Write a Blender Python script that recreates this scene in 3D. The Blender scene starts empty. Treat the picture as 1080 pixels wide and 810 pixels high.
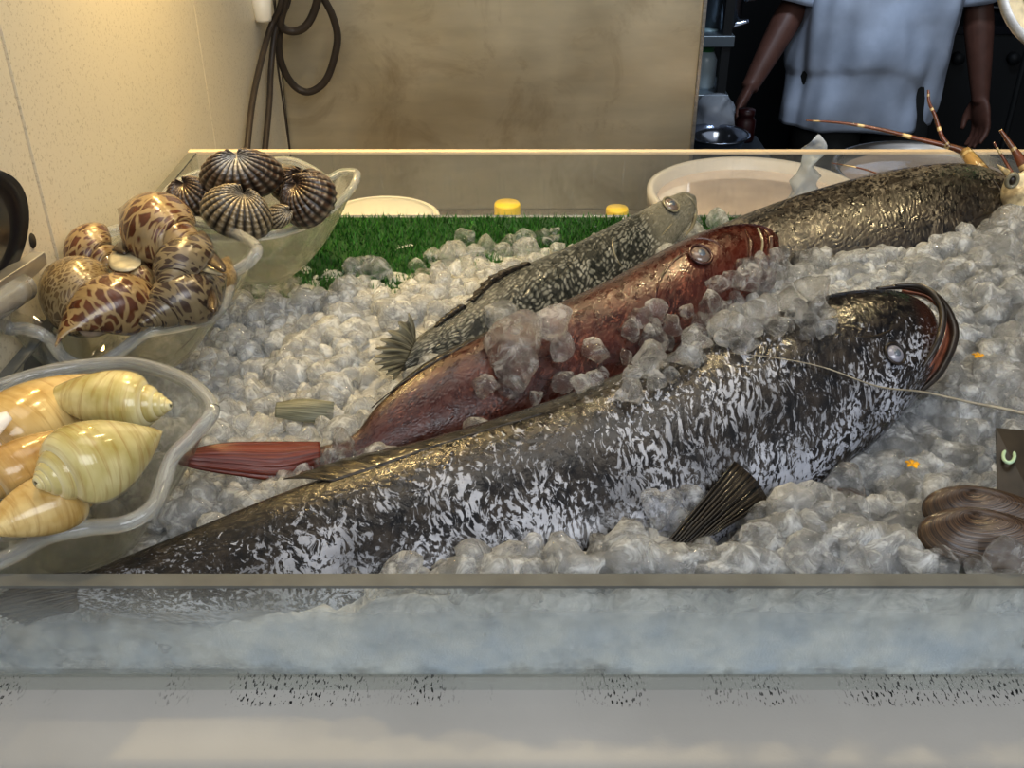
import bpy, bmesh, math, random
import numpy as np
from mathutils import Vector, Matrix, noise
from mathutils.bvhtree import BVHTree
random.seed(7); rng = np.random.RandomState(7)
PI = math.pi
C = bpy.context.scene.collection
scn = bpy.context.scene

# ------------------------------------------------------------------ camera
PITCH = math.radians(31.0); FPX = 1074.0; CAM = Vector((0, 0, 1.6))
cd = bpy.data.cameras.new('camera'); cam = bpy.data.objects.new('camera', cd); C.objects.link(cam)
cam.location = CAM; cam.rotation_euler = (PI/2 - PITCH, 0, 0)
cd.sensor_width = 36; cd.lens = FPX/1080*36; cd.clip_start = .02
scn.camera = cam
FW = Vector((0, math.cos(PITCH), -math.sin(PITCH))); UP = Vector((0, math.sin(PITCH), math.cos(PITCH)))
def ray(px, py): return FW + Vector((1, 0, 0))*((px-540)/FPX) + UP*((405-py)/FPX)
def atY(px, py, Y): d = ray(px, py); return CAM + d*(Y/d.y)
def atZ(px, py, Z): d = ray(px, py); return CAM + d*((Z-CAM.z)/d.z)
def atX(px, py, X): d = ray(px, py); return CAM + d*(X/d.x)
def onP(px, py, o, n): d = ray(px, py); return CAM + d*((o-CAM).dot(n)/d.dot(n))

# ------------------------------------------------------------------ object helpers
ORG = {}
def thing(name, label, cat, loc=(0, 0, 0), group=None):
    o = bpy.data.objects.new(name, None); C.objects.link(o); o.location = loc
    o.empty_display_size = .02
    o['label'] = label; o['category'] = cat
    if group: o['group'] = group
    ORG[o] = Vector(loc); return o
def tag(o, label, cat, group=None, kind=None):
    o['label'] = label; o['category'] = cat
    if group: o['group'] = group
    if kind: o['kind'] = kind
    return o
def struct(o): o['kind'] = 'structure'; return o
def mesh(name, V, F, mat, parent=None, uv=None, col=None, smooth=True, sub=0, solid=0, bevel=0, org=None):
    if parent is not None: og = ORG[parent]
    elif org is not None: og = Vector(org)
    else: og = Vector((0, 0, 0))
    me = bpy.data.meshes.new(name)
    me.from_pydata([(v[0]-og[0], v[1]-og[1], v[2]-og[2]) for v in V], [], F)
    me.validate(); me.update()
    if uv is not None and len(me.vertices) == len(V):
        ul = me.uv_layers.new(name='UVMap')
        li = np.empty(len(me.loops), dtype=np.int32); me.loops.foreach_get('vertex_index', li)
        ul.data.foreach_set('uv', np.array(uv, dtype=np.float32)[li].ravel())
    if col is not None:
        ca = me.color_attributes.new('tint', 'FLOAT_COLOR', 'POINT')
        a = np.ones((len(V), 4), dtype=np.float32); a[:, :3] = np.array(col); ca.data.foreach_set('color', a.ravel())
    if smooth: me.polygons.foreach_set('use_smooth', [True]*len(me.polygons))
    me.materials.append(mat)
    o = bpy.data.objects.new(name, me); C.objects.link(o)
    if parent is not None: o.parent = parent; ORG[o] = og
    else:
        o.location = og; ORG[o] = og
    if solid: m = o.modifiers.new('s', 'SOLIDIFY'); m.thickness = solid; m.offset = 0
    if bevel: m = o.modifiers.new('b', 'BEVEL'); m.width = bevel; m.segments = 2; m.limit_method = 'ANGLE'
    if sub: m = o.modifiers.new('u', 'SUBSURF'); m.levels = sub; m.render_levels = sub
    return o
def sub_of(o, parent):            # parent an object that already sits in the parent's frame
    o.parent = parent; return o
def join(parts):
    V = []; F = []; cols = []; hc = False
    for p in parts:
        b = len(V); V += list(p[0]); F += [tuple(i+b for i in f) for f in p[1]]
        if len(p) > 2: cols += list(p[2]); hc = True
    return (V, F, cols) if hc else (V, F)
def box(x0, x1, y0, y1, z0, z1):
    V = [(x, y, z) for x in (x0, x1) for y in (y0, y1) for z in (z0, z1)]
    return V, [(0, 1, 3, 2), (4, 6, 7, 5), (0, 4, 5, 1), (2, 3, 7, 6), (0, 2, 6, 4), (1, 5, 7, 3)]
def catmull(P, n):
    P = [Vector(p) for p in P]; out = []
    m = len(P)-1
    for i in range(n+1):
        t = i/n*m; k = min(int(t), m-1); f = t-k
        p0 = P[k-1] if k > 0 else P[k]*2-P[k+1]; p1 = P[k]; p2 = P[k+1]; p3 = P[k+2] if k+2 <= m else P[k+1]*2-P[k]
        out.append(.5*((2*p1)+(-p0+p2)*f+(2*p0-5*p1+4*p2-p3)*f*f+(-p0+3*p1-3*p2+p3)*f**3))
    return out
def tube(path, rad, seg=10, n=None, cap=True, colf=None, flat=1.0):
    P = catmull(path, n) if n else [Vector(p) for p in path]
    m = len(P); V = []; F = []; col = []
    T0 = (P[1]-P[0]).normalized()
    N = T0.orthogonal().normalized()
    for i in range(m):
        T = (P[min(i+1, m-1)]-P[max(i-1, 0)]).normalized()
        N = (N - T*N.dot(T)).normalized(); B = T.cross(N)
        t = i/(m-1)
        if callable(rad): r = rad(t)
        elif isinstance(rad, (list, tuple)):
            q = t*(len(rad)-1); k = min(int(q), len(rad)-2); r = rad[k]+(rad[k+1]-rad[k])*(q-k)
        else: r = rad
        for j in range(seg):
            a = 2*PI*j/seg; V.append(P[i]+N*(r*math.cos(a))+B*(r*flat*math.sin(a)))
            if colf: col.append(colf(t, a))
    for i in range(m-1):
        for j in range(seg):
            a = i*seg+j; b = i*seg+(j+1) % seg; F.append((a, b, b+seg, a+seg))
    if cap:
        F.append(tuple(range(seg-1, -1, -1))); F.append(tuple((m-1)*seg+j for j in range(seg)))
    return (V, F, col) if colf else (V, F)
def lathe(prof, c, seg=40, close=False):
    V = []; F = []
    for r, z in prof:
        for j in range(seg):
            a = 2*PI*j/seg; V.append((c[0]+r*math.cos(a), c[1]+r*math.sin(a), c[2]+z))
    for i in range(len(prof)-1):
        for j in range(seg):
            a = i*seg+j; b = i*seg+(j+1) % seg; F.append((a, b, b+seg, a+seg))
    if close:
        F.append(tuple(range(seg-1, -1, -1))); F.append(tuple((len(prof)-1)*seg+j for j in range(seg)))
    return V, F
def ellipsoid(c, r, M=None, nu=20, nv=12):
    V = []; F = []; M = M or Matrix.Identity(3)
    for i in range(nv+1):
        th = PI*i/nv
        for j in range(nu):
            ph = 2*PI*j/nu
            v = M @ Vector((r[0]*math.sin(th)*math.cos(ph), r[1]*math.sin(th)*math.sin(ph), r[2]*math.cos(th)))
            V.append(Vector(c)+v)
    for i in range(nv):
        for j in range(nu):
            a = i*nu+j; b = i*nu+(j+1) % nu; F.append((a, a+nu, b+nu, b))
    return V, F

# ------------------------------------------------------------------ material helpers
class NT:
    def __init__(s, name):
        s.m = bpy.data.materials.new(name); s.m.use_nodes = True; s.t = s.m.node_tree; s.t.nodes.clear()
        s.out = s.n('OutputMaterial')
    def n(s, typ, **kw):
        nd = s.t.nodes.new('ShaderNode'+typ)
        for k, v in kw.items():
            if k in nd.inputs: nd.inputs[k].default_value = v
            else: setattr(nd, k, v)
        return nd
    def l(s, a, b): s.t.links.new(a, b)
    def put(s, nd, inp, src):
        if hasattr(src, 'links'): s.l(src, nd.inputs[inp])
        else: nd.inputs[inp].default_value = src
    def surf(s, sock): s.l(sock, s.out.inputs['Surface']); return s.m
    def coord(s, kind='Object', scale=(1, 1, 1), rot=(0, 0, 0)):
        if kind == 'World': kind = 'Position'; tc = s.n('NewGeometry')
        else: tc = s.n('TexCoord')
        mp = s.n('Mapping'); mp.inputs['Scale'].default_value = scale; mp.inputs['Rotation'].default_value = rot
        s.l(tc.outputs[kind], mp.inputs['Vector']); return mp.outputs[0]
    def noise(s, co, scale, detail=3, rough=.5, dist=0):
        nd = s.n('TexNoise'); s.l(co, nd.inputs['Vector']); nd.inputs['Scale'].default_value = scale
        nd.inputs['Detail'].default_value = detail; nd.inputs['Roughness'].default_value = rough; nd.inputs['Distortion'].default_value = dist
        return nd.outputs['Fac']
    def vor(s, co, scale, feature='F1', out='Distance', rnd=1):
        nd = s.n('TexVoronoi'); nd.feature = feature; s.l(co, nd.inputs['Vector']); nd.inputs['Scale'].default_value = scale
        nd.inputs['Randomness'].default_value = rnd; return nd.outputs[out]
    def ramp(s, fac, stops):
        r = s.n('ValToRGB'); e = r.color_ramp.elements
        while len(e) < len(stops): e.new(.5)
        for k, (p, c) in enumerate(stops):
            e[k].position = p; e[k].color = (c, c, c, 1) if isinstance(c, (int, float)) else (*c, 1)
        s.l(fac, r.inputs[0]); return r.outputs[0]
    def mix(s, f, a, b, mode='MIX'):
        m = s.n('MixRGB'); m.blend_type = mode
        for k, v in ((0, f), (1, a), (2, b)):
            if hasattr(v, 'links'): s.l(v, m.inputs[k])
            else: m.inputs[k].default_value = v if k == 0 else (*v, 1)
        return m.outputs[0]
    def math(s, op, a, b=0.0, clamp=False):
        m = s.n('Math'); m.operation = op; m.use_clamp = clamp
        for k, v in ((0, a), (1, b)):
            if hasattr(v, 'links'): s.l(v, m.inputs[k])
            else: m.inputs[k].default_value = v
        return m.outputs[0]
    def bump(s, h, strength=.5, dist=.001, nrm=None):
        b = s.n('Bump'); b.inputs['Strength'].default_value = strength; b.inputs['Distance'].default_value = dist
        s.l(h, b.inputs['Height'])
        if nrm is not None: s.l(nrm, b.inputs['Normal'])
        return b.outputs[0]
    def pbr(s, col, rough=.5, metal=0, bump=None, coat=0, trans=0, ior=1.45, sss=0, spec=.5, emis=None):
        p = s.n('BsdfPrincipled')
        for k, v in (('Base Color', col), ('Roughness', rough), ('Metallic', metal), ('Coat Weight', coat), ('Transmission Weight', trans), ('IOR', ior), ('Specular IOR Level', spec)):
            if hasattr(v, 'links'): s.l(v, p.inputs[k])
            elif k == 'Base Color': p.inputs[k].default_value = (*v, 1)
            else: p.inputs[k].default_value = v
        if bump is not None:
            s.l(bump, p.inputs['Normal']); s.l(bump, p.inputs['Coat Normal'])
        if sss: p.inputs['Subsurface Weight'].default_value = sss; p.inputs['Subsurface Radius'].default_value = (.01, .008, .006); p.inputs['Subsurface Scale'].default_value = 1
        return p.outputs[0]
    def mixs(s, f, a, b):
        m = s.n('MixShader')
        if hasattr(f, 'links'): s.l(f, m.inputs[0])
        else: m.inputs[0].default_value = f
        s.l(a, m.inputs[1]); s.l(b, m.inputs[2]); return m.outputs[0]
def simple(name, col, rough=.5, metal=0, coat=0, nscale=0, namt=.15, bump=0, trans=0, ior=1.45, sss=0):
    t = NT(name); c = col; b = None
    if nscale:
        co = t.coord(); f = t.noise(co, nscale, 4)
        c = t.mix(t.ramp(f, [(.3, 0.0), (.7, 1.0)]), tuple(x*(1-namt) for x in col), tuple(min(1, x*(1+namt)) for x in col))
        if bump: b = t.bump(f, bump, .002)
    return t.surf(t.pbr(c, rough, metal, b, coat, trans, ior, sss))

# fish skins ------------------------------------------------------
def fish_mat(name, base, base2, spot, mscale=100, stretch=(.55, 1.4), rot=.5, th=(.5, .57), scale_s=190, scale_amt=.5, rough=.22, accent=(.2, .05, .03), net=0, netcol=(0, 0, 0), spec=.6, bstr=.7):
    t = NT(name)
    uv = t.coord('UV')
    mp = t.n('Mapping'); mp.inputs['Rotation'].default_value = (0, 0, rot); mp.inputs['Scale'].default_value = (stretch[0], stretch[1], 1); t.l(uv, mp.inputs['Vector'])
    wob = t.n('TexNoise'); wob.inputs['Scale'].default_value = 35; wob.inputs['Detail'].default_value = 2; t.l(uv, wob.inputs['Vector'])
    ad = t.n('VectorMath'); ad.operation = 'MULTIPLY_ADD'; ad.inputs[1].default_value = (.02, .02, .02); t.l(wob.outputs['Color'], ad.inputs[0]); t.l(mp.outputs[0], ad.inputs[2])
    m1 = t.noise(ad.outputs[0], mscale, 5, .62, .4)
    big = t.noise(uv, 14, 2, .5)
    at = t.n('Attribute', attribute_name='tint'); sp = t.n('SeparateColor'); t.l(at.outputs['Color'], sp.inputs[0])
    R, G, B = sp.outputs[0], sp.outputs[1], sp.outputs[2]
    shift = t.math('MULTIPLY', t.math('SUBTRACT', big, .5), .42)
    shift2 = t.math('MULTIPLY', t.math('SUBTRACT', R, .5), .34)
    m2 = t.math('ADD', t.math('ADD', m1, shift), shift2)
    mask = t.ramp(m2, [(th[0], 0.0), (th[1], 1.0)])
    bs = t.mix(t.ramp(t.noise(uv, 60, 3), [(.35, 0.0), (.65, 1.0)]), base, base2)
    spn = t.noise(uv, 22, 2)
    spc = t.mix(t.ramp(spn, [(.35, 0.0), (.6, 1.0)]), tuple(x*.45 for x in spot), spot)
    c = t.mix(mask, bs, spc)
    # scales, overlapping rows
    ms = t.n('Mapping'); ms.inputs['Scale'].default_value = (1, 1.25, 1); t.l(ad.outputs[0], ms.inputs['Vector'])
    sv = t.vor(ms.outputs[0], scale_s, rnd=.55)
    if net:
        nm = t.ramp(sv, [(.30, 0.0), (.52, 1.0)])
        c = t.mix(t.math('MULTIPLY', nm, net), c, netcol)
    # B is back-darkening (0..1)
    c = t.mix(B, c, tuple(x*.35 for x in base))
    c = t.mix(G, c, accent)
    bh = t.math('ADD', t.math('MULTIPLY', t.math('SUBTRACT', 1.0, sv), scale_amt), t.math('MULTIPLY', m1, .5))
    bm = t.bump(bh, bstr, .0010)
    fine = t.noise(uv, 420, 2); bm = t.bump(fine, .25, .0007, bm)
    rr = t.ramp(t.noise(uv, 120, 2), [(.3, rough*.6), (.7, min(1, rough*1.8))])
    return t.surf(t.pbr(c, rr, 0, bm, .15, spec=spec))
def fin_mat(name, base, light, rays=60, trans=.25):
    t = NT(name); uv = t.coord('UV', (rays, 1.2, 1))
    n = t.noise(uv, 1, 3, .5, .2)
    c = t.mix(t.ramp(n, [(.35, 0.0), (.65, 1.0)]), base, light)
    b = t.bump(n, .8, .001)
    p = t.pbr(c, .25, 0, b, .3)
    tr = t.n('BsdfTranslucent'); t.l(c, tr.inputs[0])
    return t.surf(t.mixs(trans, p, tr.outputs[0]))

M = {}
M['grouper'] = fish_mat('grouper_skin', (.006, .006, .008), (.028, .022, .018), (.38, .40, .46), 270, (1.1, .62), -.45, (.53, .59), 165, .6, .2, accent=(.09, .035, .022))
M['grouper2'] = fish_mat('far_grouper_skin', (.007, .006, .006), (.028, .021, .015), (.15, .13, .10), 190, (1.1, .7), .3, (.57, .64), 200, .8, .3)
M['red'] = fish_mat('red_fish_skin', (.030, .006, .004), (.070, .016, .009), (.20, .07, .045), 260, (.8, 1.1), .8, (.58, .68), 230, .7, .24, accent=(.11, .022, .012), bstr=.35)
M['silver'] = fish_mat('silver_fish_skin', (.12, .125, .11), (.25, .25, .22), (.46, .46, .42), 120, (.7, 1), .3, (.5, .68), 195, .9, .3, accent=(.20, .19, .15), net=.92, netcol=(.012, .014, .013))
M['fin_dark'] = fin_mat('dark_fin', (.006, .006, .006), (.075, .06, .045), 16)
M['fin_red'] = fin_mat('red_fin', (.10, .016, .010), (.27, .06, .035), 22)
M['fin_silver'] = fin_mat('silver_fin', (.10, .09, .06), (.42, .40, .30), 26, .4)
M['fin_olive'] = fin_mat('olive_fin', (.15, .15, .10), (.36, .36, .27), 18, .3)

def ice_mat(name, cloud=.3, tint=(1, 1, 1), warm=0):
    t = NT(name); co = t.coord('World')
    f = t.noise(co, 75, 4, .65, .8)
    b = t.bump(t.noise(co, 190, 4, .6, .6), .55, .004)
    g = t.n('BsdfGlass', IOR=1.33, Roughness=.015); g.inputs['Color'].default_value = (*tint, 1); t.l(b, g.inputs['Normal'])
    tr = t.n('BsdfTransparent'); tr.inputs[0].default_value = (.98, .98, .98, 1)
    wh = t.pbr((.93, .95, .97), .12, 0, b, .5)
    tl = t.n('BsdfTranslucent'); tl.inputs[0].default_value = (.95, .97, .99, 1)
    whl = t.mixs(.55, wh, tl.outputs[0])
    clear = t.mixs(.25, g.outputs[0], tr.outputs[0])
    k = t.ramp(f, [(.46, cloud*.5), (.68, min(1, cloud+.42))])
    return t.surf(t.mixs(k, clear, whl))
M['ice'] = ice_mat('melting_ice', .12)
M['ice2'] = ice_mat('crushed_ice_clear', .46)
def bed_mat():
    t = NT('ice_bed'); co = t.coord('Object')
    n1 = t.noise(co, 55, 6, .7, 1.2); v = t.vor(co, 85)
    c = t.mix(t.ramp(n1, [(.3, 0.0), (.7, 1.0)]), (.38, .40, .41), (1, 1, 1))
    b = t.bump(t.math('ADD', n1, v), .8, .006)
    p = t.pbr(c, .14, 0, b, .6)
    tl = t.n('BsdfTranslucent'); t.l(c, tl.inputs[0])
    return t.surf(t.mixs(.35, p, tl.outputs[0]))
M['bed'] = bed_mat()

def glass_mat(name, col=(.97, .98, .96), trans=.35, rough=.01, white=.04, ior=1.45):
    t = NT(name)
    g = t.n('BsdfGlass', IOR=ior, Roughness=rough); g.inputs['Color'].default_value = (*col, 1)
    tr = t.n('BsdfTransparent'); tr.inputs[0].default_value = (*col, 1)
    d = t.pbr((.9, .9, .88), .1, 0, None, .5)
    return t.surf(t.mixs(white, t.mixs(trans, g.outputs[0], tr.outputs[0]), d))
M['bowl_glass'] = glass_mat('bowl_glass', (.98, .985, .97), .38, .01, .015)
M['rim_glass'] = glass_mat('rim_glass', (.97, .98, .98), .0, .02, .20)  # diffuse white mixed in as the pale highlights along the bowl rims
def acrylic(name, haze=.05, col=(.97, .98, .97)):
    t = NT(name); co = t.coord('Object')
    tr = t.n('BsdfTransparent'); tr.inputs[0].default_value = (*col, 1)
    gl = t.n('BsdfGlossy', Roughness=.04)
    lw = t.n('LayerWeight'); fr = t.n('Math'); fr.operation = 'MULTIPLY_ADD'; pw = t.math('POWER', lw.outputs['Facing'], 4.0); t.l(pw, fr.inputs[0]); fr.inputs[1].default_value = .8; fr.inputs[2].default_value = .03
    d = t.n('BsdfDiffuse'); d.inputs[0].default_value = (.8, .8, .78, 1)
    s1 = t.mixs(fr.outputs[0], tr.outputs[0], gl.outputs[0])
    scr = t.ramp(t.noise(t.coord('Object', (60, 60, 4), (0, .6, 0)), 6, 3), [(.60, haze), (.75, haze*2.2)])
    return t.surf(t.mixs(scr, s1, d.outputs[0]))
M['acrylic'] = acrylic('clear_acrylic', .035)
M['acrylic_back'] = acrylic('scuffed_acrylic', .06)
def cond():
    t = NT('condensation'); co = t.coord('World'); sx = t.n('SeparateXYZ'); t.l(co, sx.inputs[0])
    z = sx.outputs[2]; x = sx.outputs[0]
    nz = t.noise(co, 22, 4, .6); nf = t.noise(co, 600, 2)
    zz = t.math('ADD', z, t.math('MULTIPLY', t.math('SUBTRACT', nz, .5), .05))
    f = t.ramp(t.math('MULTIPLY', t.math('SUBTRACT', zz, 1.088), 11.0), [(0.0, .35), (.16, .88), (.48, .62), (.85, .04)])
    xm = t.ramp(t.math('ADD', t.math('MULTIPLY', x, 1.3), .62), [(.08, .35), (.38, 1.0)])
    f = t.math('MULTIPLY', t.math('MULTIPLY', f, xm), t.ramp(nz, [(.35, .55), (.6, 1.0)]))
    tr = t.n('BsdfTransparent')
    b = t.bump(nf, .5, .001)
    d = t.pbr(t.mix(t.ramp(t.noise(co, 30, 4, .6), [(.35, 0.0), (.65, 1.0)]), (.66, .76, .90), (.95, .98, 1)), .35, 0, b)
    tl = t.n('BsdfTranslucent'); tl.inputs[0].default_value = (.85, .9, .97, 1)
    return t.surf(t.mixs(f, tr.outputs[0], t.mixs(.25, d, tl.outputs[0])))
M['cond'] = cond()
M['edge'] = simple('acrylic_edge', (.13, .135, .13), .6, 0, .0, 30, .2)
M['edge_back'] = simple('acrylic_edge_cream', (.74, .60, .42), .4, 0, .2, 30, .06)
def steel(name, col, rough=.35, sx=(2, 2, 40), stains=None, amt=.2):
    t = NT(name); co = t.coord('Object', sx); f = t.noise(co, 3, 4, .6)
    c = t.mix(t.ramp(f, [(.3, 0.0), (.7, 1.0)]), tuple(x*(1-amt) for x in col), tuple(x*(1+amt) for x in col))
    co2 = t.coord('Object')
    if stains:
        g = t.noise(co2, 7, 6, .7, .8); c = t.mix(t.ramp(g, [(.52, 0.0), (.72, .75)]), c, stains)
    b = t.bump(t.noise(co2, 300, 2), .08, .001)
    r = t.ramp(t.noise(co2, 5, 4), [(.3, rough*.75), (.7, rough*1.3)])
    return t.surf(t.pbr(c, r, .85, b))
M['panel'] = steel('stained_steel_panel', (.66, .60, .46), .42, (2, 2, 9), (.44, .36, .24), .08)
M['steel'] = steel('brushed_steel', (.5, .5, .5), .3)
M['counter'] = steel('steel_counter', (.30, .26, .20), .45, (40, 1, 1))
def ledge():
    t = NT('ledge_steel'); co = t.coord('World'); fine = t.noise(co, 420, 2, .5)
    c = t.mix(t.ramp(t.noise(co, 5, 3), [(.35, 0.0), (.65, 1.0)]), (.40, .39, .375), (.50, .49, .475))
    sx = t.n('SeparateXYZ'); t.l(co, sx.inputs[0])
    st = t.noise(t.coord('World', (1.0, .32, 1), (0, 0, -.55)), 640, 2, .5)
    wide = t.noise(t.coord('World', (1, .1, .1)), 14, 2, .5)
    y = sx.outputs[1]
    band = t.ramp(t.math('MULTIPLY', t.math('SUBTRACT', .463, y), 50.0), [(0.0, 1.0), (.35, .75), (.9, 0.0)])
    f = t.math('MULTIPLY', t.math('MULTIPLY', t.ramp(st, [(.585, 0.0), (.62, 1.0)]), t.ramp(wide, [(.42, 0.0), (.5, 1.0)])), t.ramp(band, [(.25, 0.0), (.5, 1.0)]))
    c = t.mix(f, c, (.015, .015, .015))
    b = t.bump(fine, .12, .001)
    return t.surf(t.pbr(c, .75, .1, b, spec=.1))
M['ledge'] = ledge()
def wallm():
    t = NT('cream_speckled_board'); co = t.coord('Object'); v = t.noise(co, 320, 2, .6)
    c = t.mix(t.ramp(v, [(.33, 1.0), (.42, 0.0)]), (.78, .71, .56), (.60, .53, .40))
    c = t.mix(t.ramp(t.noise(co, 4, 3), [(.3, 0.0), (.8, .25)]), c, (.7, .64, .52))
    return t.surf(t.pbr(c, .38, 0, t.bump(v, .1, .001)))
M['wall'] = wallm()
M['seam'] = simple('dark_joint', (.045, .038, .03), .8)
M['dark'] = simple('kitchen_dark_tone', (.012, .014, .016), .6, nscale=4)  # near-black: kitchen darkness put into the wall colour, shared by dark fittings
M['kfloor'] = simple('dark_floor', (.03, .03, .03), .5, nscale=6)
M['black'] = simple('black_plastic', (.006, .007, .012), .3, coat=.1)
M['cable'] = simple('cable_rubber', (.055, .042, .032), .45, nscale=40)
M['white_plastic'] = simple('white_plastic', (.85, .80, .68), .35, nscale=20, namt=.04)
M['cream_plastic'] = simple('cream_plastic', (.86, .78, .68), .3, nscale=20, namt=.05)
M['yellow'] = simple('yellow_cap', (.95, .68, .03), .3, coat=.3)
M['oil'] = simple('bottle_body', (.35, .22, .05), .15, trans=.5)
M['milky'] = simple('milky_liquid', (.84, .68, .58), .08, coat=1, nscale=18, namt=.12, bump=.2)
M['skin'] = simple('brown_skin', (.12, .055, .04), .5, nscale=30, namt=.12)
M['hair'] = simple('black_hair', (.01, .009, .008), .5)
M['trouser'] = simple('dark_trousers', (.018, .02, .02), .85, nscale=60)
def cloth():
    t = NT('grey_blue_cotton'); co = t.coord(); n = t.noise(co, 9, 4, .5); f = t.noise(co, 500, 2)
    c = t.mix(t.ramp(n, [(.3, 0.0), (.7, 1.0)]), (.33, .38, .47), (.50, .56, .67))
    return t.surf(t.pbr(c, .85, 0, t.bump(f, .2, .001), spec=.2))
M['shirt'] = cloth()
def bag():
    t = NT('thin_plastic_film'); co = t.coord('Object')
    b = t.bump(t.noise(co, 60, 4), .8, .004)
    tr = t.n('BsdfTransparent'); tr.inputs[0].default_value = (.9, .93, .97, 1)
    return t.surf(t.mixs(.45, tr.outputs[0], t.pbr((.7, .76, .85), .15, 0, b, .5)))
M['film'] = bag()

# ------------------------------------------------------------------ room and tank (setting and counter)
ZB = 1.086; TL, TR_ = -.4065, .98; YF, YB = .474, 1.277; RIM = 1.18
s = struct(mesh('floor', *box(-2.5, 4.5, -3, 5.2, -.05, 0), M['kfloor'], smooth=False))
parts = []
for a, b in ((-1.6, .316), (.3205, .884), (.8895, 1.4435), (1.4450, 1.925)):
    parts.append(box(-.47, -.43, a, b, 0, 2.6))
struct(mesh('wall_left', *join(parts), M['wall'], smooth=False))
struct(mesh('trim_1', *box(-.475, -.442, -1.6, 1.925, 0, 2.6), M['seam'], smooth=False))
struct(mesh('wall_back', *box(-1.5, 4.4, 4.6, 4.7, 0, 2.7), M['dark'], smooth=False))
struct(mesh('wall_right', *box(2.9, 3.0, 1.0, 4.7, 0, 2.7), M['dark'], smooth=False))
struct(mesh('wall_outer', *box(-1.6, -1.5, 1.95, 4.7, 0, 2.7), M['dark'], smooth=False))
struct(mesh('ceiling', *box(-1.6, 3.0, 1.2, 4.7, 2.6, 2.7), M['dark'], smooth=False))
# steel partition behind the counter
pxr = atY(740, 0, 1.93).x
v, f = box(-.43, .345, 1.93, 1.955, .5, 2.6)
pr = thing('steel_partition', 'stained brushed steel partition panel behind the tank, left of the kitchen opening', 'panel', (0, 1.93, .5))
mesh('panel_sheet', v, f, M['panel'], pr, smooth=False)
mesh('folded_edge', *box(.345, .352, 1.925, 1.96, .5, 2.6), M['steel'], pr, smooth=False, bevel=.001)
# counter
ct = thing('display_counter', 'brushed steel display counter carrying the clear acrylic ice tank', 'counter', (.28, .9, 0))
mesh('ledge', *box(-.428, 1.05, .30, 1.290, 1.055, 1.0905), M['ledge'], ct, smooth=False, bevel=.002)
mesh('front_panel', *box(-.42, 1.04, .315, 1.28, 0.0, 1.055), M['steel'], ct, smooth=False)
bc = thing('rear_counter', 'low brown-tinted steel shelf behind the acrylic tank', 'counter', (.3, 1.6, 0))
mesh('worktop', *box(-.427, 1.6, 1.30, 1.928, .82, .85), M['counter'], bc, smooth=False, bevel=.002)
mesh('cabinet', *box(-.42, 1.58, 1.31, 1.92, 0, .82), M['steel'], bc, smooth=False)
# acrylic tank
tk = thing('acrylic_tank', 'long clear open acrylic tank filled with crushed ice', 'tank', (.28, .87, 1.0905))
T = .011
ob = mesh('front_wall', *box(TL-T, TR_+T, YF-T, YF, 1.0906, RIM-.002), M['acrylic'], tk, smooth=False)
mesh('condensation', [(TL, YF+.0012, 1.092), (TR_, YF+.0012, 1.092), (TR_, YF+.0012, RIM-.004), (TL, YF+.0012, RIM-.004)], [(0, 1, 2, 3)], M['cond'], tk, smooth=False)
mesh('front_rim', *box(TL-T, TR_+T, YF-T, YF, RIM-.002, RIM), M['edge'], tk, smooth=False)
mesh('back_wall', *box(TL-T, TR_+T, YB, YB+T, 1.0906, RIM-.002), M['acrylic_back'], tk, smooth=False)
mesh('back_rim', *box(TL-T, TR_+T, YB, YB+T, RIM-.002, RIM+.001), M['edge_back'], tk, smooth=False)
mesh('side_wall', *box(TL-T, TL, YF, YB, 1.0906, RIM-.002), M['acrylic'], tk, smooth=False)
mesh('side_rim', *box(TL-T, TL, YF, YB, RIM-.002, RIM), M['edge'], tk, smooth=False)
mesh('side_wall', *box(TR_, TR_+T, YF, YB, 1.0906, RIM), M['acrylic'], tk, smooth=False)
mesh('tank_base', *box(TL, TR_, YF, YB, 1.0907, 1.0935), M['acrylic'], tk, smooth=False)
ZB = 1.0936

# artificial turf mat
gm = NT('turf'); at = gm.n('Attribute', attribute_name='tint')
M['turf'] = gm.surf(gm.pbr(at.outputs['Color'], .5, 0, None))
V, F = box(TL+.003, .30,   .96, 1.262, ZB, ZB+.004); col = [(.01, .05, .01)]*8
for k in range(17000):
    x = rng.uniform(TL+.004, .299); y = rng.uniform(.965, 1.260); h = rng.uniform(.005, .010); a = rng.uniform(0, PI); w = .0009
    lx, ly = rng.uniform(-.005, .005, 2); dx, dy = math.cos(a)*w, math.sin(a)*w; b = len(V)
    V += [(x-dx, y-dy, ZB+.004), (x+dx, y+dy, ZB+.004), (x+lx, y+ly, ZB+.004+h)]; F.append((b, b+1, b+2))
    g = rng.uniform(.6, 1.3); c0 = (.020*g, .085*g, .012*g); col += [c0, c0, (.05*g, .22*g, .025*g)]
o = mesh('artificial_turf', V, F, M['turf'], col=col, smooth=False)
tag(o, 'green artificial grass mat lying along the back of the tank', 'turf', kind='stuff')

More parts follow.
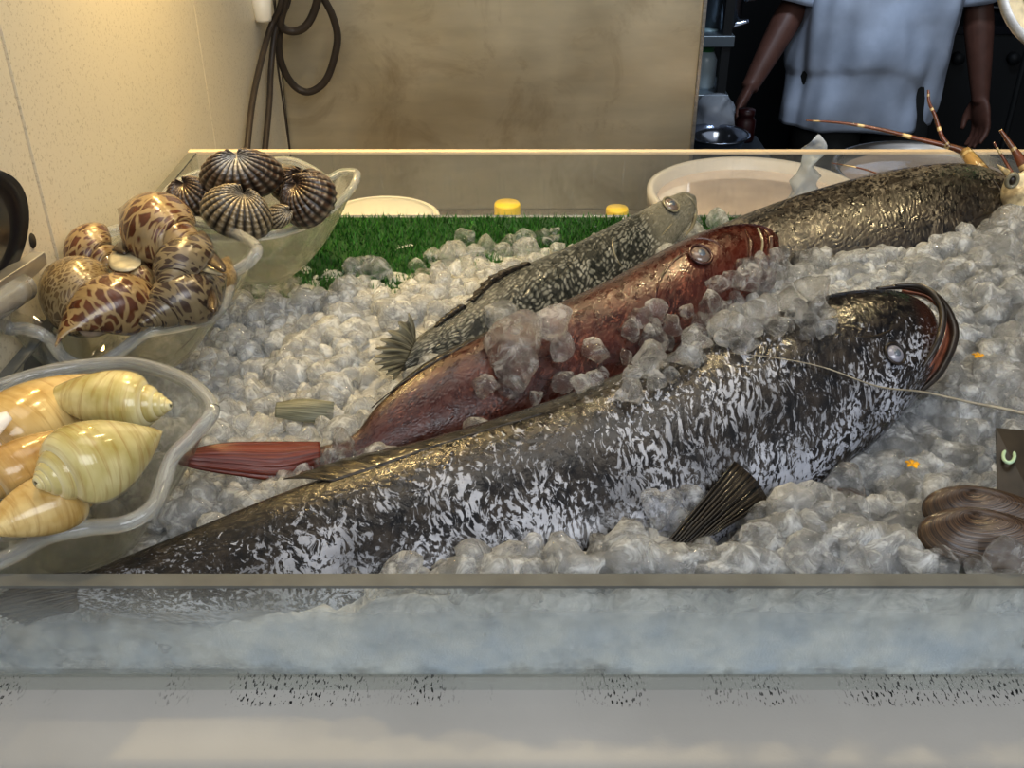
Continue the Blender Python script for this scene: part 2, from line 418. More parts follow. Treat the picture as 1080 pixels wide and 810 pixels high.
# ------------------------------------------------------------------ ice bed
ctl = []
def cp(px, py, z): p = atZ(px, py, z); ctl.append((p.x, p.y, z))
for x, z in ((-.40, 1.097), (-.313, 1.104), (-.27, 1.112), (-.243, 1.122), (-.19, 1.135), (-.139, 1.148), (-.06, 1.160), (0, 1.165), (.1, 1.170), (.2, 1.174), (.3, 1.176), (.45, 1.176), (.8, 1.17)):
    ctl.append((x, .482, z)); ctl.append((x, .52, z))
for a in ((40, 560, 1.10), (120, 560, 1.105), (200, 540, 1.13), (260, 540, 1.14), (240, 470, 1.125), (280, 430, 1.12), (60, 420, 1.10), (150, 400, 1.10), (250, 380, 1.112),
          (300, 340, 1.112), (290, 300, 1.105), (360, 330, 1.125), (350, 300, 1.105), (400, 292, 1.105), (330, 262, 1.094), (380, 262, 1.094), (430, 262, 1.10), (470, 250, 1.094), (540, 246, 1.096), (600, 250, 1.098), (480, 270, 1.108), (560, 262, 1.106), (420, 275, 1.096), (660, 240, 1.10), (520, 238, 1.092), (700, 225, 1.10),
          (350, 380, 1.13), (340, 440, 1.135), (420, 420, 1.135), (500, 380, 1.13), (600, 330, 1.12), (480, 300, 1.13), (700, 300, 1.12), (560, 440, 1.13), (700, 430, 1.135), (500, 520, 1.135), (700, 520, 1.14),
          (640, 480, 1.135), (820, 420, 1.15), (780, 560, 1.150), (700, 590, 1.150), (850, 560, 1.166), (820, 330, 1.165), (880, 330, 1.18), (950, 310, 1.175), (1000, 320, 1.18), (1060, 300, 1.19), (1060, 250, 1.185),
          (1000, 420, 1.165), (1060, 400, 1.18), (950, 470, 1.16), (900, 520, 1.155), (940, 560, 1.158), (1040, 540, 1.145), (1060, 480, 1.15), (1000, 590, 1.168), (1160, 400, 1.18), (1200, 300, 1.18), (900, 220, 1.10), (1000, 220, 1.11), (780, 220, 1.095), (740, 225, 1.095), (850, 205, 1.095)):
    cp(*a)
CT = np.array(ctl)
def hz(x, y):
    d = (CT[:, 0]-x)**2+(CT[:, 1]-y)**2+1e-5; w = d**-2.0
    return float((w*CT[:, 2]).sum()/w.sum())
nx, ny = 300, 170; V = []; F = []
for j in range(ny):
    for i in range(nx):
        x = TL+.004+(TR_-TL-.008)*i/(nx-1); y = YF+.004+(YB-YF-.008)*j/(ny-1)
        z = hz(x, y)-.006+.009*noise.noise(Vector((x*45, y*45, 1)))+.004*noise.noise(Vector((x*120, y*120, 3)))
        V.append((x, y, max(z, ZB+.0004 if z > ZB-.001 else ZB+.0004)))
for j in range(ny-1):
    for i in range(nx-1):
        a = j*nx+i; F.append((a, a+1, a+nx+1, a+nx))
# skirt down the walls so the heap is solid
ring = [i for i in range(nx)]+[j*nx+nx-1 for j in range(1, ny)]+[(ny-1)*nx+i for i in range(nx-2, -1, -1)]+[j*nx for j in range(ny-2, 0, -1)]
b0 = len(V); V += [(V[i][0], V[i][1], ZB+.0002) for i in ring]
for k in range(len(ring)):
    k2 = (k+1) % len(ring); F.append((ring[k], b0+k, b0+k2, ring[k2]))
BEDV, BEDF = V, F

# ------------------------------------------------------------------ fish
BVHS = []
def axes(P0, P1, tilt):
    u = (P1-P0).normalized(); v0 = Vector((0, math.cos(tilt), math.sin(tilt))); v = (v0-u*v0.dot(u)).normalized()
    return u, v, u.cross(v).normalized()
class Fish:
    def __init__(s, name, label, P0, P1, tilt, stations, mat, k=.42, colf=None, group=None, thick=None, nr=110, seg=56, ymin=None):
        s.u, s.v, s.n = axes(P0, P1, math.radians(tilt)); s.o = P0
        s.root = thing(name, label, 'fish', tuple((P0+P1)/2), group)
        T_ = [s.p(a, b) for a, b, c, d in stations]; B_ = [s.p(c, d) for a, b, c, d in stations]
        # resample by length
        Tt = catmull(T_, nr); Bb = catmull(B_, nr)
        cen = [(a+b)/2 for a, b in zip(Tt, Bb)]; L = [0]
        for i in range(nr): L.append(L[-1]+(cen[i+1]-cen[i]).length)
        V = []; UV = []; COL = []; F = []
        tot = L[-1]
        amax = max((a-b).length/2 for a, b in zip(Tt, Bb))
        for i in range(nr+1):
            d = Tt[i]-Bb[i]; a = d.length/2; d.normalize(); t = L[i]/tot
            kk = thick(t) if thick else 1
            th = min(a, .35*a+.65*amax*.8)*k*kk if a < amax else a*k*kk
            th = a*k*kk
            for j in range(seg+1):
                ph = -PI/2+2*PI*j/seg   # seam on the underside
                cx, sx_ = math.cos(ph), math.sin(ph)
                # j: -90deg = underside; sin->normal, cos->dorsal/ventral
                dd = math.copysign(abs(cx)**.92, cx)*a; nn = math.copysign(abs(sx_)**.85, sx_)*th
                q = cen[i]+d*dd+s.n*nn
                if ymin is not None and q.y < ymin: q.y = ymin+(q.y-ymin)*.02
                if q.z < ZB+.002: q.z = ZB+.002
                V.append(q); UV.append((L[i], (ph/(2*PI))*2*PI*amax*.8)); COL.append(colf(t, cx, sx_) if colf else (.5, 0, 0))
        for i in range(nr):
            for j in range(seg):
                a = i*(seg+1)+j; F.append((a, a+1, a+seg+2, a+seg+1))
        F.append(tuple(range(seg-1, -1, -1))); F.append(tuple(nr*(seg+1)+j for j in range(seg)))
        s.V, s.F = V, F
        s.body = mesh('body', V, F, mat, s.root, uv=UV, col=COL)
        s.bvh = BVHTree.FromPolygons([tuple(v) for v in V], F[:-2]); BVHS.append(s.bvh)
    def p(s, px, py, lift=0): return onP(px, py, s.o, s.n)+s.n*lift
    def on(s, px, py, lift=.0005):
        d = ray(px, py).normalized(); h = s.bvh.ray_cast(CAM, d)
        if h[0] is None: return s.p(px, py, lift)
        nn = h[1] if h[1].dot(d) < 0 else -h[1]
        return h[0]+nn*lift
    def fin(s, name, root, tip, mat, lift=.002, nu=60, nv=10, jag=.08, ripple=.0012, tiplift=None, label=None, rays=16):
        A = catmull([s.on(a, b, lift) for a, b in root], nu); Bt = catmull([s.p(a, b, lift if tiplift is None else tiplift) for a, b in tip], nu)
        V = []; UV = []; F = []
        for i in range(nu+1):
            w = i/nu; jg = 1-jag*(.5-.5*math.cos(w*rays*2*PI))
            for j in range(nv+1):
                t = j/nv*jg
                p = A[i].lerp(Bt[i], t)+s.n*(ripple*math.sin(w*rays*2*PI)*min(1, t*3)+.004*math.sin(t*PI))
                if p.z < ZB+.002: p.z = ZB+.002
                if p.y < YF+.003: p.y = YF+.003
                V.append(p); UV.append((w, t))
        for i in range(nu):
            for j in range(nv):
                a = i*(nv+1)+j; F.append((a, a+1, a+nv+2, a+nv+1))
        o = mesh(name, V, F, mat, s.root, uv=UV, solid=.0008)
        if label: o['label'] = label
        return o
    def line(s, name, pts, r, mat, lift=.001, n=40, flat=1, parent=None):
        if name in ('gill_ridge', 'jaw_fold', 'jaw_ridge', 'cheek_fold', 'gill_cover_edge', 'brow_ridge', 'mouth_fold', 'cheek_line'): lift = -.0008
        P = [s.on(a, b, lift) for a, b in pts]
        V, F = tube(P, r, 10, n, flat=flat); return mesh(name, V, F, mat, parent or s.root)
    def eye(s, px, py, rpx, iris, ring, name='eye'):
        c = s.on(px, py, 0); z = (c-CAM).dot(FW); r = rpx/FPX*z
        hit = s.bvh.find_nearest(c); nn = hit[1] if hit[1].dot(c-CAM) < 0 else -hit[1]
        q = nn.to_track_quat('Z', 'Y').to_matrix()
        e = mesh(name, *ellipsoid(c+nn*r*.1, (r, r, r*.5), q), iris, s.root)
        P = [c+nn*(r*.25)+q@Vector((math.cos(a)*r*1.12, math.sin(a)*r*1.12, 0)) for a in np.linspace(0, 2*PI, 33)]
        mesh('eye_ring', *tube(P, r*.15, 8, cap=False), ring, s.root)
        P2 = ellipsoid(c+nn*r*.46, (r*.45, r*.45, r*.22), q)
        mesh('pupil', *P2, M['pupil'], e) if False else sub_of(mesh('pupil', [Vector(v)-ORG[s.root] for v in P2[0]], P2[1], M['pupil']), e)
        return e
M['pupil'] = simple('clouded_pupil', (.10, .12, .15), .06, coat=1)
M['eye_grey'] = simple('clouded_eye', (.22, .22, .26), .05, coat=1, nscale=150, namt=.3)
M['eye_pale'] = simple('pale_eye', (.17, .13, .11), .05, coat=1, nscale=150, namt=.3)
M['lip'] = simple('dark_lip', (.02, .014, .010), .28, coat=.2, nscale=90, namt=.5)
M['lip_red'] = simple('wet_red_lip', (.045, .011, .008), .22, coat=.4, nscale=90, namt=.4)
M['mouth'] = simple('mouth_lining', (.20, .08, .05), .12, coat=.8, nscale=60, namt=.6)
M['lip_pale'] = simple('pale_lip', (.22, .20, .14), .15, coat=.5, nscale=90, namt=.2)
SM = lambda a, b, t: max(0, min(1, (t-a)/(b-a)))

# big grouper -------------------------------------------------------
def gcol(t, cx, sx_):
    head = SM(.76, .90, t)
    R = .54-.16*cx-.30*SM(.25, .9, cx)
    R -= .34*head*(.35+.65*SM(-.6, .3, cx)); R += .06*SM(.1, .7, t)
    G = .55*SM(.955, .985, t)
    Bk = .75*SM(.72, .98, cx) + .25*head*SM(-.1, .6, cx)
    return (max(0, R), G, min(.9, Bk))
big = Fish('speckled_grouper', 'largest fish, a black grouper mottled with white, lying across the ice behind the front wall', atY(90, 608, .500), atY(985, 352, .72), 32,
    [(86, 607, 78, 640), (130, 589, 140, 652), (200, 561, 230, 662), (300, 521, 340, 666), (400, 486, 445, 655), (500, 452, 545, 640), (600, 418, 640, 622), (700, 378, 735, 592), (780, 348, 806, 545), (836, 326, 868, 508), (880, 313, 912, 476), (925, 309, 948, 442), (955, 314, 970, 412), (976, 326, 984, 388), (986, 340, 988, 370)],
    M['grouper'], .46, gcol, ymin=YF+.006)
big.fin('tail_fin', [(92, 606), (84, 640)], [(20, 612), (-20, 650), (10, 690)], M['fin_dark'])
big.fin('dorsal_fin', [(575, 436), (480, 464), (400, 492), (350, 508)], [(530, 437), (440, 464), (360, 482), (298, 503)], M['fin_dark'], lift=.0, jag=.12, rays=9, tiplift=-.004, ripple=.0004)
pf = big.fin('pectoral_fin', [(772, 488), (792, 505), (808, 528)], [(676, 606), (700, 600), (735, 584)], M['fin_dark'], lift=.004, jag=.10, tiplift=.040, rays=11, ripple=.0012)
EXCL = [[(765, 490), (670, 612), (745, 600), (822, 535), (812, 505)], [(985, 545), (1010, 530), (1090, 522), (1090, 580), (1040, 582), (990, 570)], [(1046, 450), (1090, 450), (1090, 540), (1046, 530)]]
big.fin('pelvic_fin', [(722, 585), (752, 570)], [(690, 640), (712, 640)], M['fin_dark'])
big.eye(943, 374, 10.5, M['eye_grey'], M['lip'])
# open mouth: lining, then heavy outer lip
P = [big.p(a, b, c) for a, b, c in ((948, 310, .006), (970, 322, .014), (984, 342, .018), (986, 364, .017), (974, 392, .013), (958, 412, .006))]
Q = [big.p(a, b, c) for a, b, c in ((952, 309, .002), (978, 318, .004), (996, 342, .006), (998, 366, .006), (984, 396, .004), (960, 418, .0))]
A = catmull(P, 30); Bq = catmull(Q, 30); V = []; F = []
for i in range(31):
    for j in range(7):
        t = j/6; V.append(A[i].lerp(Bq[i], t)-big.n*.004*math.sin(t*PI))
for i in range(30):
    for j in range(6): a = i*7+j; F.append((a, a+1, a+8, a+7))
mesh('mouth_lining', V, F, M['mouth'], big.root, solid=.001)
mesh('lower_lip', *tube([big.p(a, b, c) for a, b, c in ((922, 307, .004), (955, 307, .006), (982, 319, .008), (998, 343, .009), (1000, 366, .009), (986, 398, .006), (958, 424, .002))], [.0012, .0028, .0034, .0034, .0034, .003, .0012], 12, 60), M['lip'], big.root)
mesh('upper_lip', *tube([big.p(a, b, c) for a, b, c in ((935, 312, .016), (958, 316, .020), (972, 330, .024), (978, 350, .026), (974, 375, .024), (962, 400, .016))], [.001, .0026, .003, .003, .0028, .001], 12, 60), M['lip'], big.root)
0 and big.line('gill_ridge', [(862, 345), (846, 395), (836, 440), (842, 480), (862, 500)], [.0004, .0022, .003, .0024, .0006], M['lip'], .0002, flat=.6)
0 and big.line('jaw_fold', [(955, 425), (930, 440), (900, 462), (872, 482)], [.0004, .002, .002, .0004], M['lip'], .0002)
big.line('jaw_ridge', [(885, 352), (912, 356), (932, 352), (952, 340)], [.0004, .0016, .0016, .0004], M['lip'], .0002)

# red fish ----------------------------------------------------------
def rcol(t, cx, sx_):
    R = .56-.25*SM(.3, .9, cx)-.45*SM(.74, .82, t); G = .30*SM(.70, .80, t)*SM(.5, -.7, cx) if False else .38*SM(.72, .82, t)*(1-SM(-.2, .6, cx))
    return (max(0, R), G, .8*SM(.68, .97, cx))
red = Fish('red_rockfish', 'dark red-brown fish lying between the silver fish and the speckled grouper', atY(345, 480, .655), atY(815, 255, .955), 36,
    [(330, 474, 332, 492), (372, 459, 378, 494), (398, 428, 415, 482), (440, 393, 462, 470), (500, 358, 520, 456), (570, 329, 590, 438), (640, 297, 660, 410), (700, 264, 716, 376), (742, 245, 764, 345), (780, 238, 794, 312), (804, 240, 812, 290), (818, 248, 819, 270)],
    M['red'], .45, rcol)
A = catmull([red.p(a, b, .004) for a, b in ((178, 484), (205, 475), (240, 469), (290, 468), (336, 468))], 60)
Bq = catmull([red.p(a, b, .004) for a, b in ((178, 487), (205, 496), (245, 503), (295, 508), (336, 494))], 60)
V = []; F = []; UV = []
for i in range(61):
    for j in range(21):
        w_ = j/20; p = A[i].lerp(Bq[i], w_)+red.n*(.006*math.sin(w_*PI)+.0006*math.sin(w_*40)); p.z = max(p.z, ZB+.02); V.append(p); UV.append((w_, i/60))
for i in range(60):
    for j in range(20): a = i*21+j; F.append((a, a+1, a+22, a+21))
mesh('tail_fin', V, F, M['fin_red'], red.root, uv=UV, solid=.001)
red.fin('dorsal_fin', [(520, 350), (460, 382), (410, 415)], [(512, 350), (448, 383), (392, 430)], M['fin_dark'], lift=-.001, jag=.12, rays=8, ripple=.0004)
red.eye(738, 270, 11, M['eye_pale'], M['lip_red'])
red.line('upper_lip', [(786, 243), (791, 256), (790, 275), (786, 292)], [.0008, .003, .003, .0008], M['lip_red'], .0006)
red.line('lower_lip', [(806, 242), (812, 252), (812, 268), (806, 286)], [.001, .0045, .0045, .001], M['lip_red'], .0006)
red.line('lip_crease', [(799, 241), (804, 256), (800, 280)], .0014, M['lip_pale'], .0004)
red.line('cheek_fold', [(745, 256), (720, 268), (700, 288), (692, 312), (700, 332)], [.0004, .0014, .0017, .0014, .0004], M['lip_red'], .0004)
0 and red.line('gill_cover_edge', [(676, 286), (664, 310), (662, 340), (674, 370)], [.0004, .0026, .003, .0006], M['lip_red'], .0002, flat=.6)
red.line('brow_ridge', [(722, 254), (740, 251), (756, 256), (766, 268)], [.0005, .002, .002, .0005], M['lip_red'], .0006)

# silver fish -------------------------------------------------------
def scol(t, cx, sx_):
    return (.35+.45*SM(.4, -.9, cx)+.25*SM(.72, .9, t), .75*SM(.74, .80, t), .55*SM(.3, 1, cx)*(1-SM(.75, .85, t)))
sil = Fish('silver_seabass', 'slender silver-grey scaled fish farthest back, its head raised before the pale round tub', atY(420, 385, .80), atY(730, 213, 1.17), 38,
    [(432, 364, 420, 392), (448, 350, 444, 388), (480, 330, 486, 380), (520, 299, 535, 368), (560, 277, 580, 352), (600, 260, 622, 330), (640, 240, 660, 303), (680, 220, 696, 272), (705, 208, 716, 250), (720, 203, 727, 236), (731, 206, 733, 222)],
    M['silver'], .42, scol)
sil.fin('tail_fin', [(436, 360), (430, 375), (420, 394)], [(420, 338), (390, 366), (384, 392), (404, 408)], M['fin_silver'], jag=.22, rays=9, nu=72, lift=.004, tiplift=.020)
EXCL0 = [(375, 335), (440, 335), (440, 405), (380, 412)]
sil.fin('dorsal_fin', [(560, 279), (530, 293), (500, 318)], [(550, 277), (515, 292), (492, 318)], M['fin_dark'], lift=0, jag=.18, rays=6, ripple=.0005)
sil.fin('second_dorsal_fin', [(492, 324), (476, 334), (462, 344)], [(482, 322), (466, 334), (455, 346)], M['fin_dark'], lift=0, jag=.2, rays=5)
sil.eye(707, 217, 8.5, M['eye_pale'], M['lip_pale'])
sil.line('gill_cover_edge', [(650, 240), (646, 258), (652, 276), (664, 290)], [.0005, .002, .002, .0005], M['lip_pale'], .0004, flat=.6)
sil.line('cheek_line', [(712, 232), (704, 242), (694, 252)], [.0005, .0016, .0005], M['lip_pale'], .0004)
sil.line('jaw', [(722, 205), (730, 212), (733, 224), (730, 238), (722, 250)], [.0008, .0022, .0028, .0024, .0008], M['lip_pale'], .0004)

# far grouper -------------------------------------------------------
def g2col(t, cx, sx_): return (.42+.40*SM(.1, .95, cx)+.1*SM(.5, .8, t), 0, .0)
far = Fish('mottled_grouper', 'dark mottled grouper at the back right, lying behind the red-brown fish', atY(730, 290, .98), atY(1062, 214, 1.09), 30,
    [(700, 272, 712, 330), (760, 240, 775, 330), (830, 214, 850, 326), (900, 194, 925, 322), (955, 183, 975, 312), (1005, 179, 1012, 292), (1038, 183, 1040, 268), (1056, 190, 1056, 246), (1065, 204, 1064, 228)],
    M['grouper2'], .5, g2col)
far.line('jaw_edge', [(1046, 188), (1056, 204), (1056, 224), (1046, 244)], [.0008, .003, .003, .0008], M['lip'], .0004)
0 and far.line('gill_cover_edge', [(985, 200), (972, 225), (968, 250), (978, 275)], [.0006, .0028, .003, .0006], M['lip'], .0002, flat=.6)
far.line('mouth_fold', [(1060, 222), (1040, 226), (1020, 236)], [.0006, .0022, .0006], M['lip'], .0002)
far.fin('pectoral_fin', [(952, 262), (960, 285)], [(900, 300), (925, 312)], M['fin_dark'], lift=.003, jag=.1, rays=8)

# half buried fin
o_ = atZ(330, 435, 1.140); V = []; F = []; UV = []
A = catmull([atZ(292, 425, 1.146), atZ(320, 421, 1.150), atZ(352, 424, 1.150)], 24); Bq = catmull([atZ(290, 440, 1.140), atZ(318, 445, 1.138), atZ(352, 447, 1.134)], 24)
for i in range(25):
    for j in range(7):
        V.append(A[i].lerp(Bq[i], j/6)+Vector((0, 0, .003*math.sin(j/6*PI)))); UV.append((j/6, i/24))
for i in range(24):
    for j in range(6): a = i*7+j; F.append((a, a+1, a+8, a+7))
o = mesh('fish_tail', V, F, M['fin_olive'], uv=UV, solid=.0012, org=o_)
tag(o, 'small olive-grey tail fin of a buried fish poking from the ice above the red tail', 'fish tail')

# ------------------------------------------------------------------ glass bowls
def bowl(label, rim, base, zb, rb, foot_r):
    P = catmull(rim+[rim[0]], 120)[:-1] if False else None
    R = [atZ(a, b, z) for a, b, z in rim]; m = len(R); N = 144; loop = []
    for i in range(N):
        t = i/N*m; k = int(t); f = t-k
        p0, p1, p2, p3 = R[(k-1) % m], R[k % m], R[(k+1) % m], R[(k+2) % m]
        loop.append(.5*((2*p1)+(-p0+p2)*f+(2*p0-5*p1+4*p2-p3)*f*f+(-p0+3*p1-3*p2+p3)*f**3))
    c = Vector(base)
    root = thing('glass_bowl', label, 'bowl', (c.x, c.y, zb), 'wavy-rimmed glass bowls of shellfish')
    V = []; F = []; K = 26
    zn = zb+.018
    for k in range(K+1):
        t = k/K
        for i in range(N):
            d = loop[i]-c; ang = math.atan2(d.y, d.x); cir = Vector((c.x+rb*math.cos(ang), c.y+rb*math.sin(ang), 0))
            g = t**.62; zz = t**1.25
            V.append(Vector((cir.x+(loop[i].x-cir.x)*g, cir.y+(loop[i].y-cir.y)*g, zn+(loop[i].z-zn)*zz)))
    for k in range(K):
        for i in range(N):
            a = k*N+i; b = k*N+(i+1) % N; F.append((a, b, b+N, a+N))
    F.append(tuple(range(N-1, -1, -1)))
    o = mesh('bowl_body', V, F, M['bowl_glass'], root); md = o.modifiers.new('s', 'SOLIDIFY'); md.thickness = .003; md.offset = 1
    mesh('rim', *tube(loop+[loop[0]], .0056 if c.y < .9 else .0045, 14, cap=False), M['rim_glass'], root)
    mesh('foot', *lathe([(.0, .0), (foot_r*.9, 0), (foot_r, .003), (foot_r*.8, .006), (rb*.8, .010), (rb*.75, .014), (rb*.95, .018), (.0, .018)], (c.x, c.y, zb), 48), M['bowl_glass'], root)
    return root
b1c = atZ(284, 302, 1.106)
bowl('back glass bowl, with wavy rim and short foot, heaped with ribbed cockles',
     [(376, 183, 1.215), (370, 200, 1.205), (348, 222, 1.197), (322, 238, 1.192), (292, 247, 1.19), (262, 250, 1.192), (228, 252, 1.200), (196, 246, 1.205), (170, 226, 1.208), (178, 200, 1.203), (205, 184, 1.198), (240, 176, 1.20), (278, 171, 1.205), (305, 169, 1.21), (328, 178, 1.205), (345, 188, 1.203), (360, 182, 1.21)], (b1c.x, b1c.y, 0), 1.104, .024, .036)
b2c = atZ(132, 402, 1.105)
bowl('middle glass bowl with wavy rim holding brown-spotted whelks, beside the cream wall',
     [(271, 262, 1.215), (262, 277, 1.205), (244, 290, 1.195), (240, 310, 1.19), (225, 333, 1.185), (190, 344, 1.18), (155, 351, 1.178), (128, 370, 1.172), (97, 387, 1.168), (68, 378, 1.175), (50, 356, 1.186), (28, 347, 1.196), (6, 344, 1.205), (12, 316, 1.205), (36, 285, 1.202), (72, 262, 1.20), (120, 243, 1.203), (170, 233, 1.21), (215, 235, 1.213), (250, 247, 1.216)], (b2c.x, b2c.y, 0), 1.100, .028, .042)
b3c = atZ(82, 592, 1.105)
bowl('front glass bowl with thick wavy rim, nearest the front wall, full of yellow volute shells',
     [(224, 432, 1.20), (205, 458, 1.192), (182, 482, 1.186), (172, 510, 1.178), (160, 536, 1.173), (132, 552, 1.170), (92, 557, 1.170), (50, 566, 1.172), (15, 585, 1.175), (-20, 597, 1.178), (-60, 590, 1.185), (-90, 550, 1.195), (-92, 500, 1.20), (-70, 450, 1.196), (-30, 420, 1.19), (15, 402, 1.188), (55, 391, 1.19), (95, 385, 1.19), (135, 383, 1.192), (172, 391, 1.197), (205, 407, 1.201)], (b3c.x, b3c.y, 0), 1.100, .030, .044)

# ------------------------------------------------------------------ sea snails
def snail_mats():
    def whelk(name, base, spot, sc=14, dens=.33):
        t = NT(name); uv = t.coord('UV', (1, 1, 1))
        w = t.n('TexNoise'); w.inputs['Scale'].default_value = 9; t.l(uv, w.inputs['Vector'])
        ad = t.n('VectorMath'); ad.operation = 'MULTIPLY_ADD'; ad.inputs[1].default_value = (.10, .10, .1); t.l(w.outputs['Color'], ad.inputs[0]); t.l(uv, ad.inputs[2])
        v = t.vor(ad.outputs[0], sc, 'DISTANCE_TO_EDGE', rnd=.8)
        big = t.noise(uv, 5, 2)
        m = t.ramp(t.math('ADD', v, t.math('MULTIPLY', t.math('SUBTRACT', big, .5), .25)), [(.09, 0.0), (.16, 1.0)])
        c = t.mix(t.ramp(t.noise(uv, 7, 3), [(.3, 0.0), (.7, 1.0)]), tuple(x*.62 for x in base), base)
        sp = t.mix(t.ramp(t.noise(uv, 10, 3), [(.35, 0.0), (.65, 1.0)]), tuple(x*.5 for x in spot), spot)
        c = t.mix(m, c, sp)
        at = t.n('Attribute', attribute_name='tint'); s2 = t.n('SeparateColor'); t.l(at.outputs['Color'], s2.inputs[0])
        c = t.mix(s2.outputs[0], c, (.03, .022, .018)); c = t.mix(s2.outputs[1], c, (.55, .47, .36))
        return t.surf(t.pbr(c, .22, 0, t.bump(t.noise(t.coord('UV', (3, 60, 1)), 2, 3), .3, .0008), .5))
    M['whelk'] = whelk('spotted_whelk', (.36, .26, .13), (.12, .042, .018))
    M['whelk_grey'] = whelk('grey_whelk', (.25, .20, .12), (.075, .048, .035), 12)
    M['whelk_plain'] = whelk('plain_whelk', (.33, .25, .13), (.17, .11, .05), 40)
    def vol(name, a, b):
        t = NT(name); uv = t.coord('UV')
        n = t.noise(t.coord('UV', (2, 14, 1)), 2.2, 4, .55, .5); n2 = t.noise(uv, 4, 3, .5, .6)
        c = t.mix(t.ramp(n2, [(.35, 0.0), (.65, 1.0)]), a, b); c = t.mix(t.ramp(n, [(.5, 0.0), (.72, .6)]), c, (.36, .20, .05))
        at = t.n('Attribute', attribute_name='tint'); s2 = t.n('SeparateColor'); t.l(at.outputs['Color'], s2.inputs[0])
        c = t.mix(s2.outputs[0], c, (.20, .19, .12)); c = t.mix(s2.outputs[1], c, (.80, .74, .58))
        return t.surf(t.pbr(c, .2, 0, t.bump(n, .25, .001), .5, sss=0))
    M['volute'] = vol('yellow_volute', (.50, .33, .11), (.74, .58, .28)); M['volute2'] = vol('brown_volute', (.42, .25, .08), (.66, .46, .19))
    M['volute3'] = vol('green_volute', (.46, .38, .13), (.74, .66, .36))
snail_mats()
def shell(name, label, cat, apex, tip, roll, kind, mat, group, fat=1.0, turns=5.2, hand=1):
    A_ = atZ(*apex); T_ = atZ(*tip); L = (T_-A_).length; ax = (T_-A_).normalized()
    if kind == 'volute':
        cur = [(.085, .205), (.135, .205), (.180, .222), (.215, .255), (.243, .32), (.255, .40), (.250, .50), (.225, .62), (.185, .74), (.13, .86), (.085, .94), (.045, 1.0)]; W = 1.52
    else:
        cur = [(.13, .30), (.185, .305), (.205, .33), (.235, .38), (.275, .47), (.29, .56), (.275, .66), (.235, .76), (.17, .86), (.105, .94), (.05, 1.0)]; W = 1.68
    cur = catmull([(r*fat, z, 0) for r, z in cur], 22); kf = math.log(W)/(2*PI)
    y = Vector((0, .6, -.9)); y = (y-ax*y.dot(ax)).normalized(); x = y.cross(ax); roll = (roll-2)*.28; ca, sa = math.cos(roll), math.sin(roll); x, y = x*ca+y*sa, y*ca-x*sa
    V = []; F = []; UV = []; COL = []; NT_ = int(turns*44); n = len(cur)
    for i in range(NT_+1):
        th = -(NT_-i)/44*2*PI; sc = math.exp(kf*th); last = max(0, 1+th/(2*PI)/.09)  # last .09 turn flares
        for j, p in enumerate(cur):
            r = p.x*sc; z = p.y*sc
            if last > 0: r += .012*last*math.sin(j/(n-1)*PI)
            q = A_+(x*math.cos(th*hand)+y*math.sin(th*hand))*(r*L)+ax*(z*L)
            V.append(q); UV.append((th/(2*PI)*.9*sc, j/(n-1)*sc))
            su = max(0, 1-j/2.2); spire = 1 if i < NT_-44*1.02 else 0
            COL.append((su*.85, (.55*SM(.25, .1, j/(n-1)) if kind == 'volute' else 0)*(1-su)+ (.5 if last > .85 else 0), 0))
    for i in range(NT_):
        for j in range(n-1): a = i*n+j; F.append((a, a+1, a+n+1, a+n))
    # columella closing the aperture from within
    root = thing(name, label, cat, tuple((A_+T_)/2), group)
    o = mesh('shell', V, F, mat, root, uv=UV, col=COL, solid=.0016)
    # inner body seen in the mouth of the shell
    cen = A_+ax*(L*.60)+(x)*(L*.03*fat)
    mat3 = Matrix((x, y, ax)).transposed()
    mesh('aperture_flesh', *ellipsoid(cen, (L*.10*fat, L*.10*fat, L*.20), mat3, 16, 10), M['flesh'], root)
    return root, A_, ax, x, y, L
M['flesh'] = simple('snail_flesh', (.30, .24, .19), .2, coat=.6, nscale=60, namt=.4)
M['operc'] = simple('operculum', (.045, .028, .015), .25, coat=.4, nscale=70, namt=.5)
M['operc_tan'] = simple('tan_operculum', (.46, .41, .28), .25, coat=.4, nscale=70, namt=.3)
gw = 'spotted whelks in the middle glass bowl'
wh = [
 ('spotted whelk resting on top of the pile in the middle bowl, dark foot sticking up', (216, 272, 1.236), (118, 226, 1.246), 2.2, 'whelk', 'whelk', 1.05),
 ('spotted whelk against the back left rim of the middle bowl, behind the plain whelk', (124, 286, 1.205), (72, 256, 1.21), .4, 'whelk', 'whelk', 1.25),
 ('plain tan whelk with fine growth lines at the left of the middle bowl', (128, 338, 1.200), (36, 296, 1.205), 2.9, 'whelk', 'whelk_plain', 1.15),
 ('orange-brown blotched whelk leaning over the front rim of the middle bowl', (176, 296, 1.205), (64, 366, 1.200), 3.6, 'whelk', 'whelk', 1.0),
 ('short cream and brown whelk in the centre of the middle bowl under the top whelk', (104, 306, 1.215), (176, 288, 1.215), 1.0, 'whelk', 'whelk', 1.15),
 ('greyish banded whelk at the front right of the middle bowl, spire pointing to the rim', (146, 344, 1.198), (234, 284, 1.215), 3.4, 'whelk', 'whelk_grey', 1.05),
 ('grey-brown whelk standing on end at the right of the middle bowl', (172, 318, 1.215), (208, 244, 1.240), 1.2, 'whelk', 'whelk_grey', .95),
 ('tan whelk wedged against the right rim of the middle bowl', (205, 335, 1.18), (236, 270, 1.205), 2.0, 'whelk', 'whelk_plain', .9),
]
WR = [shell('whelk', l, 'sea snail', a, t, r, k, M[m], gw, f) for l, a, t, r, k, m, f in wh]
